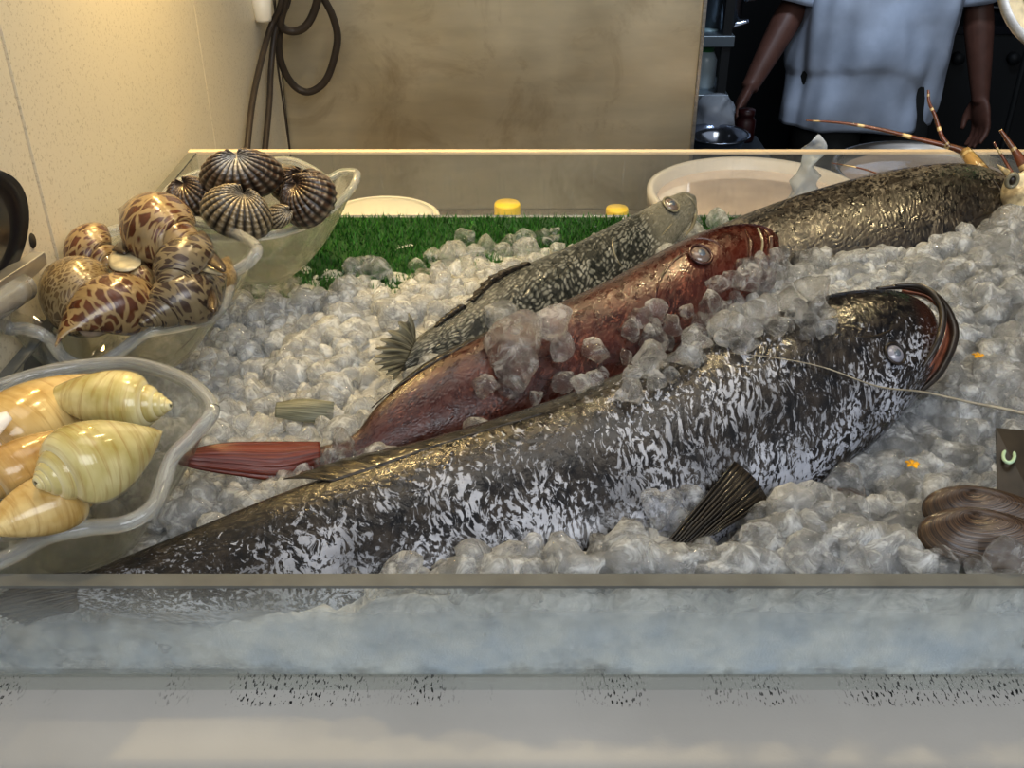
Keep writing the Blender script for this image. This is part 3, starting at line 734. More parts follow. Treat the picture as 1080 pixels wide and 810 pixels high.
def flake(parent, pts, z, mat, name='operculum', th=.0025):
    c = [atZ(a, b, z) for a, b in pts]; cc = sum(c, Vector())/len(c)
    ring = catmull(c+[c[0]], 24)[:-1]; V = []; F = []
    for k, sc in enumerate((1, .7, .35)):
        for q in ring: V.append(cc.lerp(q, sc)+Vector((0, -.5, .85))*(th*(1-sc*sc)))
    for k in range(2):
        for i in range(24): a = k*24+i; b = k*24+(i+1) % 24; F.append((a, b, b+24, a+24))
    F.append(tuple(48+i for i in range(24)))
    return mesh(name, V, F, mat, parent, solid=.0012)
flake(WR[0][0], [(148, 222), (150, 208), (157, 207), (164, 213), (163, 224)], 1.262, M['operc'], 'foot')
flake(WR[1][0], [(114, 272), (124, 262), (142, 266), (149, 278), (136, 286), (118, 284)], 1.232, M['operc_tan'])
flake(WR[4][0], [(118, 264), (128, 254), (139, 260), (132, 268)], 1.236, M['operc'], 'foot')
flake(WR[6][0], [(212, 262), (222, 262), (238, 282), (232, 286), (214, 274)], 1.232, M['operc'])
flake(WR[7][0], [(210, 278), (228, 286), (234, 290), (214, 286)], 1.226, M['operc_tan'])
flake(WR[5][0], [(224, 300), (230, 318), (226, 330), (218, 322)], 1.212, M['operc'])
gv = 'yellow volutes in the front glass bowl'
vo = [
 ('yellow volute lying across the back of the front bowl, slim spire pointing right', (184, 428, 1.215), (40, 424, 1.212), 1.0, 'volute3', .88),
 ('pale golden volute at the back left of the front bowl, beneath the slim-spired one', (-44, 500, 1.198), (104, 392, 1.200), 2.0, 'volute', .95),
 ('largest yellow volute in the front bowl, stepped white spire towards the camera', (34, 512, 1.225), (166, 448, 1.222), 3.3, 'volute3', 1.28),
 ('amber volute at the left of the front bowl, behind the largest one', (-34, 524, 1.208), (92, 448, 1.218), 2.6, 'volute2', .9),
 ('cream and yellow volute at the bottom left of the front bowl, against the near rim', (104, 512, 1.196), (-22, 572, 1.198), .6, 'volute', 1.05),
 ('brown-gold volute at the left edge of the front bowl, lowest of the pile', (-80, 470, 1.20), (30, 508, 1.196), 2.2, 'volute2', .95),
]
for l, a, t, r, m, f in vo: shell('volute', l, 'sea snail', a, t, r, 'volute', M[m], gv, f)
M['white_lip'] = simple('white_shell_lip', (.82, .76, .68), .25, coat=.4, nscale=50, namt=.1)
P = [atZ(a, b, z) for a, b, z in ((-60, 470, 1.225), (-20, 446, 1.24), (8, 436, 1.243), (14, 440, 1.240), (4, 452, 1.236), (-30, 470, 1.226))]
V, F = tube([atZ(-70, 480, 1.226), atZ(-20, 455, 1.236), atZ(10, 438, 1.240)], [.016, .011, .0035], 16, 24, flat=.5)
o = mesh('shell_lip', V, F, M['white_lip'], org=tuple(atZ(-30, 460, 1.23)))
tag(o, 'white flared shell edge at the far left of the front bowl, lying on the volutes', 'shell', None)

# ------------------------------------------------------------------ cockles
def cockle_mat():
    t = NT('blood_cockle'); at = t.n('Attribute', attribute_name='tint'); co = t.coord('Object')
    n = t.noise(co, 500, 2); c = t.mix(t.ramp(n, [(.4, 0.0), (.6, .4)]), at.outputs['Color'], (.02, .014, .01))
    return t.surf(t.pbr(c, .3, 0, t.bump(n, .3, .0006), .4))
M['cockle'] = cockle_mat()
def cockle(label, px, py, z, wpx, hpx, rot, tilt, pale=0, ribs=20, white=0):
    c = atZ(px, py, z); zc = (c-CAM).dot(FW); w = wpx/FPX*zc/2; h = hpx/FPX*zc/2
    root = thing('cockle', label, 'cockle', tuple(c), 'ribbed cockles in the back glass bowl')
    # local frame: X width, Y toward umbo (hinge), Z dome
    Rm = Matrix.Rotation(math.radians(rot), 3, 'Y') @ Matrix.Rotation(math.radians(tilt), 3, 'X')
    for sgn in (1, -1):
        V = []; F = []; COL = []; na, nt = 150, 34
        for i in range(na+1):
            a = -PI*.94+2*PI*.94*i/na     # fan angle about the umbo, 0 = straight away from the hinge
            e = Vector((w*math.sin(a*.98), -h*.85*math.cos(a*.98)*1.0+h*.05, 0))
            um = Vector((0, h*.70, 0))
            rp = .5+.5*math.cos(a*ribs)
            for j in range(nt+1):
                t = j/nt; g = t**.85
                p = um.lerp(e, g); dome = math.sin(min(1, (1-t)*1.0+.0)**.62*PI*.5)*(1-(1-t)**4*.55)
                z_ = h*.78*dome*1.05
                nod = (.5+.5*math.cos(t*2*PI*9+1.2*math.cos(a*2)))
                amp = (.035+.03*nod)*h*min(1, t*2.5)*(1-.5*SM(.9, 1, t))
                nrm = Vector((p.x/(w*w+1e-9)*w, (p.y)/(h*h)*h, .8)).normalized()
                q = Vector((p.x, p.y, z_))+nrm*(amp*rp**.8)
                q.z *= sgn
                if sgn < 0: q.z *= .8
                V.append(c+Rm@q)
                gcol_ = (.012, .008, .006); rc = (.10, .052, .026) if not pale else (.30, .23, .13)
                k = rp**1.2; col = [gcol_[m_]*(1-k)+rc[m_]*k for m_ in range(3)]
                wn = k*SM(.62, .95, nod)*(.25+.75*SM(.2, .9, t)); wn = min(1, wn*(1+pale))*.5
                wc = (.62, .55, .42); wn = max(wn, white*k*SM(.55, .15, t)*(.6+.4*nod))
                if white and t < .5: wc = (.85, .84, .78)
                COL.append([col[m_]*(1-wn)+wc[m_]*wn for m_ in range(3)])
        for i in range(na):
            for j in range(nt): b = i*(nt+1)+j; F.append((b, b+1, b+nt+2, b+nt+1))
        mesh('valve', V, F, M['cockle'], root, col=COL, solid=.0006)
    return root
cockle('largest cockle on top of the pile, white-worn ribs along its crown', 255, 187, 1.250, 88, 62, -4, 62, 0, 19, 1.0)
cockle('dark ribbed cockle at the left of the back bowl', 203, 213, 1.222, 56, 52, -20, 50, 0, 19, 0)
cockle('lighter brown cockle with pale ribs in front of the largest cockle', 249, 228, 1.225, 76, 62, 22, 42, .8, 21, .3)
cockle('dark cockle at the right front of the back bowl, tilted sideways', 328, 214, 1.222, 62, 62, -38, 46, 0, 20, 0)
cockle('dark cockle at the right rear of the back bowl, mostly behind its neighbour', 318, 199, 1.222, 70, 50, 8, 70, 0, 19, 0)
cockle('tiny pale striped cockle wedged between the two front cockles', 292, 229, 1.218, 24, 34, 60, 50, 1.0, 14, .4)

# ------------------------------------------------------------------ clams on the right
M['clam'] = None
t = NT('brown_clam'); uv = t.coord('UV', (1, 26, 1)); n = t.noise(uv, 2.2, 4, .5, .2)
c = t.mix(t.ramp(n, [(.35, 0.0), (.65, 1.0)]), (.016, .008, .005), (.11, .065, .033))
M['clam'] = t.surf(t.pbr(c, .16, 0, t.bump(n, .5, .001), .7))
CLB = []
def clam(label, px, py, z, wpx, hpx, rz, tilt):
    c = atZ(px, py, z); zc = (c-CAM).dot(FW); w = wpx/FPX*zc/2; h = hpx/FPX*zc/2
    root = thing('clam', label, 'clam', tuple(c), 'brown clams at the right end of the tank')
    Rm = Matrix.Rotation(math.radians(rz), 3, 'Z')@Matrix.Rotation(math.radians(tilt), 3, 'X')
    for sgn in (1, -1):
        V = []; F = []; UV = []; na, nt = 64, 24
        for i in range(na):
            a = 2*PI*i/na; e = Vector((w*math.cos(a), h*math.sin(a)*(1-.25*math.cos(a)), 0)); um = Vector((-w*.25, h*.75, 0))
            for j in range(nt+1):
                t_ = j/nt; p = um.lerp(e, t_); V.append(c+Rm@Vector((p.x, p.y, sgn*(h*.55*math.sin(((1-t_)**.7)*PI/2)*(1-.5*(1-t_)**3)+.0004)))); UV.append((a/6, t_))
        for i in range(na):
            for j in range(nt): b = i*(nt+1)+j; b2 = ((i+1) % na)*(nt+1)+j; F.append((b, b+1, b2+1, b2))
        mesh('valve', V, F, M['clam'], root, uv=UV, solid=.001); CLB.append(BVHTree.FromPolygons([tuple(v) for v in V], F))
clam('large glossy brown clam at the right front, in front of the other clam', 1046, 569, 1.180, 150, 62, -8, 30)
clam('large glossy brown clam lying just behind another clam at the right front', 1040, 541, 1.178, 130, 54, -6, 34)
clam('dark brown clam under the grouper\'s chin, half buried in ice', 884, 528, 1.150, 64, 30, 12, 30)
# translucent brown plastic tag
M['tagp'] = simple('brown_film', (.045, .033, .02), .35, trans=.3, nscale=60, namt=.3)
tg = thing('plastic_tag', 'translucent brown square of plastic by the whisker tip at the right edge', 'tag', tuple(atZ(1070, 496, 1.17)))
q = [atZ(1050, 452, 1.200), atZ(1098, 456, 1.2), atZ(1098, 545, 1.172), (atZ(1052, 530, 1.172))]
mesh('sheet', [q[0], q[1], q[2], q[3]], [(0, 1, 2, 3)], M['tagp'], tg, smooth=False, solid=.002)
mesh('eyelet', *tube([atZ(1064+6*math.cos(a), 481+7*math.sin(a), 1.192) for a in np.linspace(0, 2*PI, 17)], .0014, 8, cap=False), simple('green_eyelet', (.45, .6, .42), .2, coat=.5), tg)

# whisker lying over the grouper
M['whisker'] = simple('pale_whisker', (.30, .27, .21), .35, nscale=80, namt=.3)
P = [big.on(770, 373, .001), big.on(820, 379, .0015), big.on(868, 390, .003), big.on(920, 410, .006), big.p(960, 427, .022), big.p(1010, 441, .026), big.p(1050, 452, .03), big.p(1110, 474, .034)]
o = mesh('whisker', *tube(P, [.0002, .0004, .0006, .0007, .0009, .0012, .0015], 8, 60), M['whisker'], org=tuple(P[4]))
tag(o, 'long thin pale lobster whisker lying across the speckled grouper\'s cheek', 'whisker')

# ------------------------------------------------------------------ lobster
lobroot = thing('spiny_lobster', 'spiny lobster behind the mottled grouper, banded brown and cream antennae raised', 'lobster', tuple(atY(1095, 215, 1.12)))
M['lob'] = None; t = NT('lobster_shell'); at = t.n('Attribute', attribute_name='tint'); co = t.coord('Object'); n = t.noise(co, 60, 4, .6)
c = t.mix(t.ramp(n, [(.45, 0.0), (.62, .6)]), at.outputs['Color'], (.10, .06, .03)); M['lob'] = t.surf(t.pbr(c, .25, 0, t.bump(n, .5, .002), .5))
def band(nb, seed=0, base=(.17, .055, .028), pale=(.78, .60, .30)):
    def f(t, a):
        q = (t*nb+seed) % 1; k = 1 if q < .16 else 0
        return pale if k else base
    return f
def limb(name, pts, rad, nb, seed=0, **kw):
    P = [atY(a, b, y) for a, b, y in pts]; V, F, col = tube(P, rad, 10, 90, colf=band(nb, seed, **kw)); return mesh(name, V, F, M['lob'], lobroot, col=col)
limb('antenna', [(1019, 161, 1.165), (1003, 155, 1.17), (970, 147, 1.18), (930, 137, 1.19), (890, 130, 1.20), (850, 127, 1.21)], [.0050, .0036, .0028, .0022, .0016, .0009], 4.2, .1)
limb('antenna_base', [(1045, 192, 1.12), (1030, 175, 1.14), (1018, 160, 1.165)], [.0085, .0085, .0068], 2.1, .25, base=(.42, .27, .10))
limb('leg', [(1000, 154, 1.17), (993, 143, 1.175), (986, 122, 1.185), (980, 108, 1.19), (979, 95, 1.195)], [.0034, .0026, .0022, .0018, .0014], 3.6, .85)
limb('leg', [(1090, 196, 1.10), (1078, 172, 1.12), (1068, 156, 1.13), (1055, 137, 1.14)], [.007, .006, .0035, .002], 2.6, .4)
limb('leg', [(1072, 190, 1.11), (1060, 170, 1.13), (1048, 150, 1.14)], [.002, .0018, .0012], 1.0, .3)
limb('antennule', [(945, 190, 1.16), (925, 183, 1.17), (905, 177, 1.18), (877, 172, 1.19)], [.0012, .001, .0009, .0006], 1.0, .3)
lp = [(1072, 184), (1080, 205), (1100, 230), (1170, 255), (1250, 280)]
P = [atY(a, b, 1.065-i*.01) for i, (a, b) in enumerate(lp)]; V, F, col = tube(P, [.012, .024, .036, .038, .015], 28, 60, colf=lambda t, a: (.62, .54, .36))
V = [Vector(v)+Vector((noise.noise(Vector(v)*70), noise.noise(Vector(v)*70+Vector((5, 0, 0))), noise.noise(Vector(v)*70+Vector((9, 0, 0)))))*.004 for v in V]
mesh('carapace', V, F, M['lob'], lobroot, col=col)
c = atY(1067, 190, 1.040); mesh('eye', *ellipsoid(c, (.0045, .004, .005)), M['lip'], lobroot)
mesh('eye_socket', *tube([c+Vector((.0055*math.cos(a), -.001, .007*math.sin(a))) for a in np.linspace(0, 2*PI, 25)], .0025, 8, cap=False), M['lip_pale'], lobroot)
limb('spine', [(1062, 182, 1.075), (1052, 174, 1.07)], [.004, .0008], 1.0, .5, base=(.6, .5, .3))
limb('claw_joint', [(1068, 262, 1.02), (1062, 240, 1.035), (1070, 214, 1.05)], [.008, .010, .007], 1.0, .5, base=(.62, .54, .36))

# ------------------------------------------------------------------ ice chunks
def ico(sub):
    bm = bmesh.new(); bmesh.ops.create_icosphere(bm, subdivisions=sub, radius=1); V = np.array([v.co[:] for v in bm.verts]); F = np.array([[v.index for v in f.verts] for f in bm.faces]); bm.free(); return V, F
IV, IF = ico(3); IV2, IF2 = ico(2)
def chunk(V0):
    V = V0.copy()*np.array([rng.uniform(.85, 1.25), rng.uniform(.75, 1.1), rng.uniform(.65, 1.0)])
    for k in range(rng.randint(6, 11)):
        n = rng.normal(size=3); n /= np.linalg.norm(n); d = rng.uniform(.45, .85)
        e = np.maximum(0, V@n-d); V -= np.outer(e*.93, n)
    ph = rng.uniform(0, 6, 3); V += .09*np.sin(V[:, [1, 2, 0]]*4+ph)+.035*np.sin(V[:, [2, 0, 1]]*9+ph)
    return V
PROT = [chunk(IV) for _ in range(14)]; PROT2 = [chunk(IV2) for _ in range(16)]
pm = []
for k, Vp in enumerate(PROT):
    me = bpy.data.meshes.new('ice_chunk'); me.from_pydata(Vp.tolist(), [], IF.tolist()); me.polygons.foreach_set('use_smooth', [True]*len(IF)); me.materials.append(M['ice']); pm.append(me)
bedbvh = BVHTree.FromPolygons([tuple(v) for v in BEDV], BEDF)
def clearance(p):
    m = 9
    for i, b in enumerate(BVHS):
        h = b.find_nearest(p)
        d = (p-h[0]).length
        if (p-h[0]).dot(h[1]) < 0: d = -d
        m = min(m, d)
    return m
# check normals orientation of the fish bodies once
for i, fobj in enumerate((big, red, sil, far)):
    h = fobj.bvh.ray_cast(CAM, (fobj.on(*[(600, 480), (600, 370), (600, 290), (900, 250)][i])-CAM).normalized())
    fobj.flip = h[1] is not None and h[1].dot(h[0]-CAM) > 0
FLIP = [f.flip for f in (big, red, sil, far)]
def clearance(p):
    m = 9
    for i, b in enumerate(BVHS):
        h = b.find_nearest(p); d = (p-h[0]).length; sg = (p-h[0]).dot(h[1])*(-1 if FLIP[i] else 1)
        m = min(m, -d if sg < 0 else d)
    return m
BOWLC = [(b1c, .062), (b2c, .072), (b3c, .075)]
def in_bowl(p, r):
    for c, rr in BOWLC:
        d = math.hypot(p.x-c.x, p.y-c.y)
        if d < .034+r*.6: return True
        if d < rr+.03 and p.z+r > 1.112+max(0, (d-.034))*1.05: return True
    return False
def turfzone(x, y):
    # turf stays clear of ice on its left
    e = 1.02 + max(0, (x+.08))*.9
    return y > min(1.235, e) and x < .16 or y > 1.2 and x < .2
def visible(p, fishes=True):
    d = (p-CAM); L = d.length; d.normalize()
    for b in BVHS:
        h = b.ray_cast(CAM, d, L-.004)
        if h[0] is not None: return False
    return True
items = []  # (pos, r, region)
def region(p):
    if p.y < .60 and p.x > .05: return 'front'
    if p.y < .62: return 'left'
    if p.x > .30: return 'right'
    if p.y > .85: return 'back'
    return 'mid'
cand = []
# placed on what a camera ray meets: polygons of loose lumps over the fish
def on_scene(px, py):
    d = ray(px, py).normalized(); best = None
    for b in BVHS+[bedbvh]:
        h = b.ray_cast(CAM, d)
        if h[0] is not None and (best is None or h[3] < best[3]): best = h
    return best
def inpoly(x, y, P):
    c = False; j = len(P)-1
    for i in range(len(P)):
        if (P[i][1] > y) != (P[j][1] > y) and x < (P[j][0]-P[i][0])*(y-P[i][1])/(P[j][1]-P[i][1])+P[i][0]: c = not c
        j = i
    return c
placed = []
def heap(poly, n, rp, reg, lift=.5, sep=.75):
    xs = [p[0] for p in poly]; ys = [p[1] for p in poly]; got = 0; tries = 0
    while got < n and tries < n*60:
        tries += 1; x = rng.uniform(min(xs), max(xs)); y = rng.uniform(min(ys), max(ys))
        if not inpoly(x, y, poly) or any(inpoly(x, y, e_) for e_ in EXCL): continue
        h = on_scene(x, y)
        if h is None: continue
        r = rng.uniform(*rp)/FPX*((h[0]-CAM).dot(FW)); nn = h[1] if h[1].dot(h[0]-CAM) < 0 else -h[1]
        p = h[0]+nn*(r*lift)
        if p.y-r < YF+.002: p.y = YF+.002+r
        if any((p-q).length < (r+rq)*sep*.8 for q, rq in placed): continue
        placed.append((p, r)); items.append((p, r, reg)); got += 1
for px, py, rp_, lf in ((540, 366, 31, .7), (580, 352, 22, .9), (548, 392, 24, .6), (526, 345, 18, .9), (592, 372, 15, .7)):
    h = on_scene(px, py); r = rp_/FPX*((h[0]-CAM).dot(FW)); p = h[0]+Vector((0, -.5, .86))*r*lf; placed.append((p, r)); items.append((p, r, 'clump'))
heap([(505, 400), (600, 375), (640, 340), (690, 330), (700, 380), (660, 405), (600, 415), (540, 428), (505, 425)], 16, (8, 17), 'seam')
heap([(690, 330), (740, 310), (770, 290), (830, 285), (880, 290), (905, 305), (880, 340), (800, 365), (740, 375), (710, 400), (680, 395)], 42, (9, 21), 'seam')
heap([(640, 405), (700, 385), (725, 385), (700, 420), (650, 425)], 4, (8, 16), 'seam')
heap([(770, 285), (800, 268), (850, 275), (900, 284), (955, 288), (945, 297), (900, 296), (850, 305), (800, 320)], 24, (8, 15), 'gap')
heap([(845, 340), (875, 335), (875, 360), (850, 362)], 3, (7, 11), 'seam')
heap([(690, 528), (730, 520), (735, 560), (700, 590), (640, 606), (560, 606), (600, 590), (660, 575)], 22, (9, 21), 'belly')
heap([(320, 500), (345, 470), (370, 468), (385, 478), (350, 498)], 8, (8, 14), 'tail')
heap([(480, 600), (560, 596), (560, 608), (480, 608)], 4, (7, 12), 'belly')
heap([(340, 606), (420, 602), (480, 606), (400, 612)], 3, (6, 9), 'belly')
# right-hand mound, large lumps
heap([(1000, 400), (1080, 380), (1090, 440), (950, 440)], 4, (26, 32), 'right', .3)
heap([(1020, 280), (1090, 250), (1090, 370), (1010, 350)], 4, (24, 30), 'right', .3)
heap([(930, 470), (1030, 450), (1030, 500), (920, 530)], 4, (24, 30), 'front', .3)
heap([(985, 320), (1080, 230), (1110, 240), (1110, 430), (1050, 450), (950, 460), (985, 400), (1005, 370)], 70, (12, 26), 'right')
heap([(955, 296), (1000, 288), (1060, 235), (1085, 300), (1010, 330), (985, 318)], 22, (12, 24), 'right')
heap([(900, 520), (960, 450), (1040, 440), (1050, 480), (990, 520), (960, 560), (1000, 590), (1080, 592), (1080, 608), (740, 608), (770, 560), (860, 530)], 75, (13, 27), 'front')
heap([(345, 300), (380, 280), (420, 285), (400, 310), (350, 320)], 7, (11, 17), 'back')
heap([(440, 275), (500, 255), (590, 250), (610, 255), (520, 280), (440, 300)], 18, (9, 14), 'back')
NI = len(items)
LBL = {
 'clump': ('cloudy clump of ice frozen together on the red-brown fish\'s flank', 'clump of ice on the red fish'),
 'seam': ('clear melting ice lump lying in the seam between the red-brown fish and the speckled grouper', 'ice lumps between the red fish and the grouper'),
 'gap': ('clear ice lump heaped against the lower edge of the mottled grouper', 'ice lumps below the mottled grouper'),
 'belly': ('clear wet ice lump against the speckled grouper\'s belly beside its pectoral fin', 'ice lumps at the grouper belly'),
 'tail': ('small clear ice lump covering the root of the red tail', 'ice lumps on the red tail'),
 'right': ('rounded clear ice lump on the mound right of the fish heads', 'ice lumps on the right-hand mound'),
 'front': ('pale ice lump behind the front wall below the speckled grouper\'s chin', 'ice lumps at the front right'),
 'back': ('small clear ice lump on the ice beside the green turf', 'ice lumps beside the turf')}
print('individual ice', NI)
items = items[:300]
for k, (p, r, reg) in enumerate(items):
    o = bpy.data.objects.new('ice_chunk', pm[k % len(pm)]); C.objects.link(o); o.location = p; o.scale = (r*1.12, r*1.12, r*1.12)
    o.rotation_euler = rng.uniform(0, 6.28, 3); tag(o, LBL[reg][0], 'ice', LBL[reg][1])
# the rest, one heap
allV = [np.array(BEDV)]; allF = []; base = len(BEDV); cnt = 0; N2 = len(IV2); FF = []
while cnt < 4600:
    u_ = rng.uniform(0, 1)
    if u_ < .20: x = rng.uniform(TL+.015, .52); y = rng.uniform(YF+.010, YF+.05)
    else: x = rng.uniform(TL+.015, .80); y = YF+.012+(YB-YF-.03)*rng.uniform(0, 1)**1.15
    if turfzone(x, y): continue
    z = hz(x, y); 
    if z < ZB+.006 and rng.uniform() < .7: continue
    r = rng.uniform(.006, .0135)*(1 if rng.uniform() < .7 else 1.45)
    if y-r < YF+.001: y = YF+.002+r
    zz = z+rng.uniform(-.5, .35)*r if u_ >= .20 else rng.uniform(ZB+r, max(z, ZB+r+.001)+.3*r)
    p = Vector((x, y, max(zz, ZB+r*.7)))
    if in_bowl(p, r): cnt += 0; continue
    if any((b_.find_nearest(p)[0]-p).length < r*.9 for b_ in CLB): continue
    pj = (p-CAM); ppx = 540+FPX*pj.x/pj.dot(FW); ppy = 405-FPX*pj.dot(UP)/pj.dot(FW)
    if p.z > ZB+.02 and inpoly(ppx, ppy, EXCL0): p.z -= .012
    if clearance(p) < r*.35: 
        if rng.uniform() < .02: cnt += 1
        continue
    cnt += 1
    q = PROT2[rng.randint(len(PROT2))]; a = Matrix.Rotation(rng.uniform(0, 6.28), 3, Vector(rng.normal(size=3)).normalized()); A = np.array(a)
    allV.append((q@A.T)*r*1.1+np.array(p)); FF.append(IF2+base); base += N2
Vall = np.concatenate(allV); FC = np.concatenate(FF)
me = bpy.data.meshes.new('crushed_ice'); me.from_pydata(Vall.tolist(), [], [tuple(f) for f in BEDF]+FC.tolist())
me.materials.append(M['bed']); me.materials.append(M['ice2'])
mi = np.zeros(len(me.polygons), dtype=np.int32); mi[len(BEDF):] = 1; me.polygons.foreach_set('material_index', mi); me.polygons.foreach_set('use_smooth', [True]*len(mi)); me.update()
o = bpy.data.objects.new('crushed_ice', me); C.objects.link(o); tag(o, 'deep bed of crushed melting ice filling the acrylic tank', 'ice', kind='stuff')
# flower crumbs on the ice
M['petal'] = simple('orange_petal', (.80, .42, .02), .5, nscale=80, namt=.3)
def crumb(px, py, lab):
    h = on_scene(px, py); d_ = ray(px, py).normalized(); best = h[3]
    for p_, r_, _ in items:
        tc_ = (p_-CAM).dot(d_); q_ = (CAM+d_*tc_-p_).length
        if q_ < r_*.9: best = min(best, tc_-math.sqrt(r_*r_-q_*q_)*.95)
    c = CAM+d_*best+Vector((0, -.002, .003)) if best < h[3] else h[0]+Vector((0, -.006, .012)); V = []; F = []
    for k in range(5):
        a = k*1.26; R_ = Matrix.Rotation(a, 3, 'Z'); b = len(V)
        for v_ in ((0, 0, 0), (.0035, -.0018, .001), (.0055, 0, .0004), (.0035, .0018, .0016)): V.append(c+R_@Vector(v_))
        F.append((b, b+1, b+2, b+3))
    o = mesh('petal', V, F, M['petal'], solid=.0006, org=tuple(c)); tag(o, lab, 'petal')
crumb(1030, 378, 'orange petal crumb on the ice right of the grouper\'s mouth')
crumb(960, 492, 'orange petal crumb on the ice below the grouper\'s chin, under the whisker')

# ------------------------------------------------------------------ things behind the tank
ZC = .85
def bottle(px, py, Y, rpx, label):
    t_ = atY(px, py, Y); r = rpx/FPX*((t_-CAM).dot(FW)); H = t_.z-ZC
    root = thing('bottle', label, 'bottle', (t_.x, Y, ZC), 'yellow-capped bottles behind the tank')
    mesh('bottle_body', *lathe([(0, 0), (r*1.7, .001), (r*1.75, H*.1), (r*1.75, H*.55), (r*.9, H-.04), (r*.85, H-.03)], (t_.x, Y, ZC), 28), M['oil'], root)
    mesh('cap', *lathe([(r*.98, H-.036), (r, H-.034), (r, H-.003), (r*.93, H), (0, H)], (t_.x, Y, ZC), 32), M['yellow'], root)
bottle(535, 214, 1.42, 14, 'yellow-capped bottle behind the tank, tallest of the row')
bottle(598, 236, 1.40, 13, 'yellow-capped bottle behind the tank, between the tallest one and the silver fish')
bottle(651, 219, 1.44, 12, 'yellow-capped bottle behind the tank, just above the silver fish\'s back')
def tub(name, label, px, py, Y, rpx, h, mat, liquid=None, lid=False):
    c = atY(px, py, Y); r = rpx/FPX*((c-CAM).dot(FW)); z0 = ZC if c.z-h < ZC+.02 else c.z-h
    root = thing(name, label, 'tub', (c.x, c.y, ZC)); H = c.z-ZC
    mesh('tub_wall', *lathe([(0, 0), (r*.78, 0), (r*.8, .004), (r*.93, H-.02), (r, H-.018), (r, H), (r*.96, H+.002), (r*.92, H-.002), (r*.90, H-.03), (r*.86, H-.05)], (c.x, c.y, ZC), 72), mat, root)
    if liquid: mesh('liquid', *lathe([(0, H-.018), (r*.915, H-.018)], (c.x, c.y, ZC), 72), liquid, root)
    if lid: mesh('lid', *lathe([(0, H+.006), (r*.7, H+.006), (r*.9, H+.002), (r*.94, H-.003)], (c.x, c.y, ZC), 72), mat, root)
tub('plastic_tub', 'wide round cream plastic tub of milky liquid behind the tank', 800, 203, 1.58, 117, .1, M['cream_plastic'], M['milky'])
tub('plastic_tub', 'round white lidded plastic tub behind the green turf', 402, 229, 1.46, 62, .1, M['white_plastic'], None, True)
tub('plastic_tub', 'shallow round steel-grey tub at the back right, behind the mottled grouper', 985, 181, 1.74, 105, .1, M['steel'], M['milky'])
# crumpled clear bag over the rear rim
bp = atY(858, 141, 1.345); V, F = ellipsoid((bp.x, 1.345, (bp.z+.852)/2), (.03, .018, (bp.z-.852)/2), None, 36, 40); V = [Vector((bp.x+(v.x-bp.x)*(1.2-.75*SM(.9, bp.z, v.z)), v.y, v.z)) for v in V]
V = [v+Vector((noise.noise(v*60), noise.noise(v*60+Vector((3, 1, 0))), 0))*.014 for v in V]
o = mesh('plastic_bag', V, F, M['film'], org=tuple(atY(858, 160, 1.36))); tag(o, 'small crumpled clear plastic bag behind the rear rim, in front of the person', 'bag')

# ------------------------------------------------------------------ cables and holder in the corner
def cable(label, pts, r):
    P = [atY(a, b, y) if atY(a, b, y).x > -.418 else atX(a, b, -.418) for a, b, y in pts]; o = mesh('cable', *tube(P, r, 10, 80), M['cable'], org=tuple(P[0])); tag(o, label, 'cable')
cable('thick grey-brown cable hanging straight, leftmost in the corner', [(300, -60, 1.80), (297, 0, 1.80), (285, 30, 1.80), (274, 70, 1.80), (266, 110, 1.80), (260, 165, 1.80), (258, 210, 1.80)], .0052)
cable('thick cable hanging just right of the leftmost one, its lower end behind the cockle bowl', [(312, -60, 1.82), (304, 0, 1.82), (291, 30, 1.82), (286, 70, 1.82), (284, 110, 1.82), (279, 165, 1.82), (277, 210, 1.82)], .0052)
cable('thin dark wire slanting down beside the steel partition edge', [(290, 0, 1.86), (292, 60, 1.88), (299, 110, 1.9), (307, 170, 1.9), (312, 215, 1.9)], .0018)
cable('thick cable looped into a long hanging coil against the steel partition', [(308, -40, 1.83), (298, 10, 1.84), (294, 50, 1.85), (300, 75, 1.86), (312, 92, 1.87), (326, 97, 1.87), (341, 88, 1.87), (350, 70, 1.87), (356, 40, 1.87), (350, 15, 1.86), (338, -10, 1.85), (330, -50, 1.84)], .0066)
cable('thick cable looped in a short tight coil near the top of the corner', [(310, -40, 1.80), (300, 5, 1.81), (296, 26, 1.82), (308, 33, 1.83), (322, 28, 1.83), (332, 10, 1.83), (338, -20, 1.82), (340, -60, 1.82)], .0070)
c = atY(276, 5, 1.78)
hd = thing('cable_holder', 'small cream plastic clip on the corner above the cables', 'clip', (c.x, c.y, c.z))
mesh('holder_body', *lathe([(0, -.026), (.013, -.026), (.014, -.022), (.019, .03), (0, .03)], (c.x, c.y, c.z), 24), M['white_plastic'], hd)
mesh('mounting_arm', *box(-.4299, c.x, c.y-.006, c.y+.006, c.z+.005, c.z+.02), M['black'], hd, smooth=False, bevel=.001)

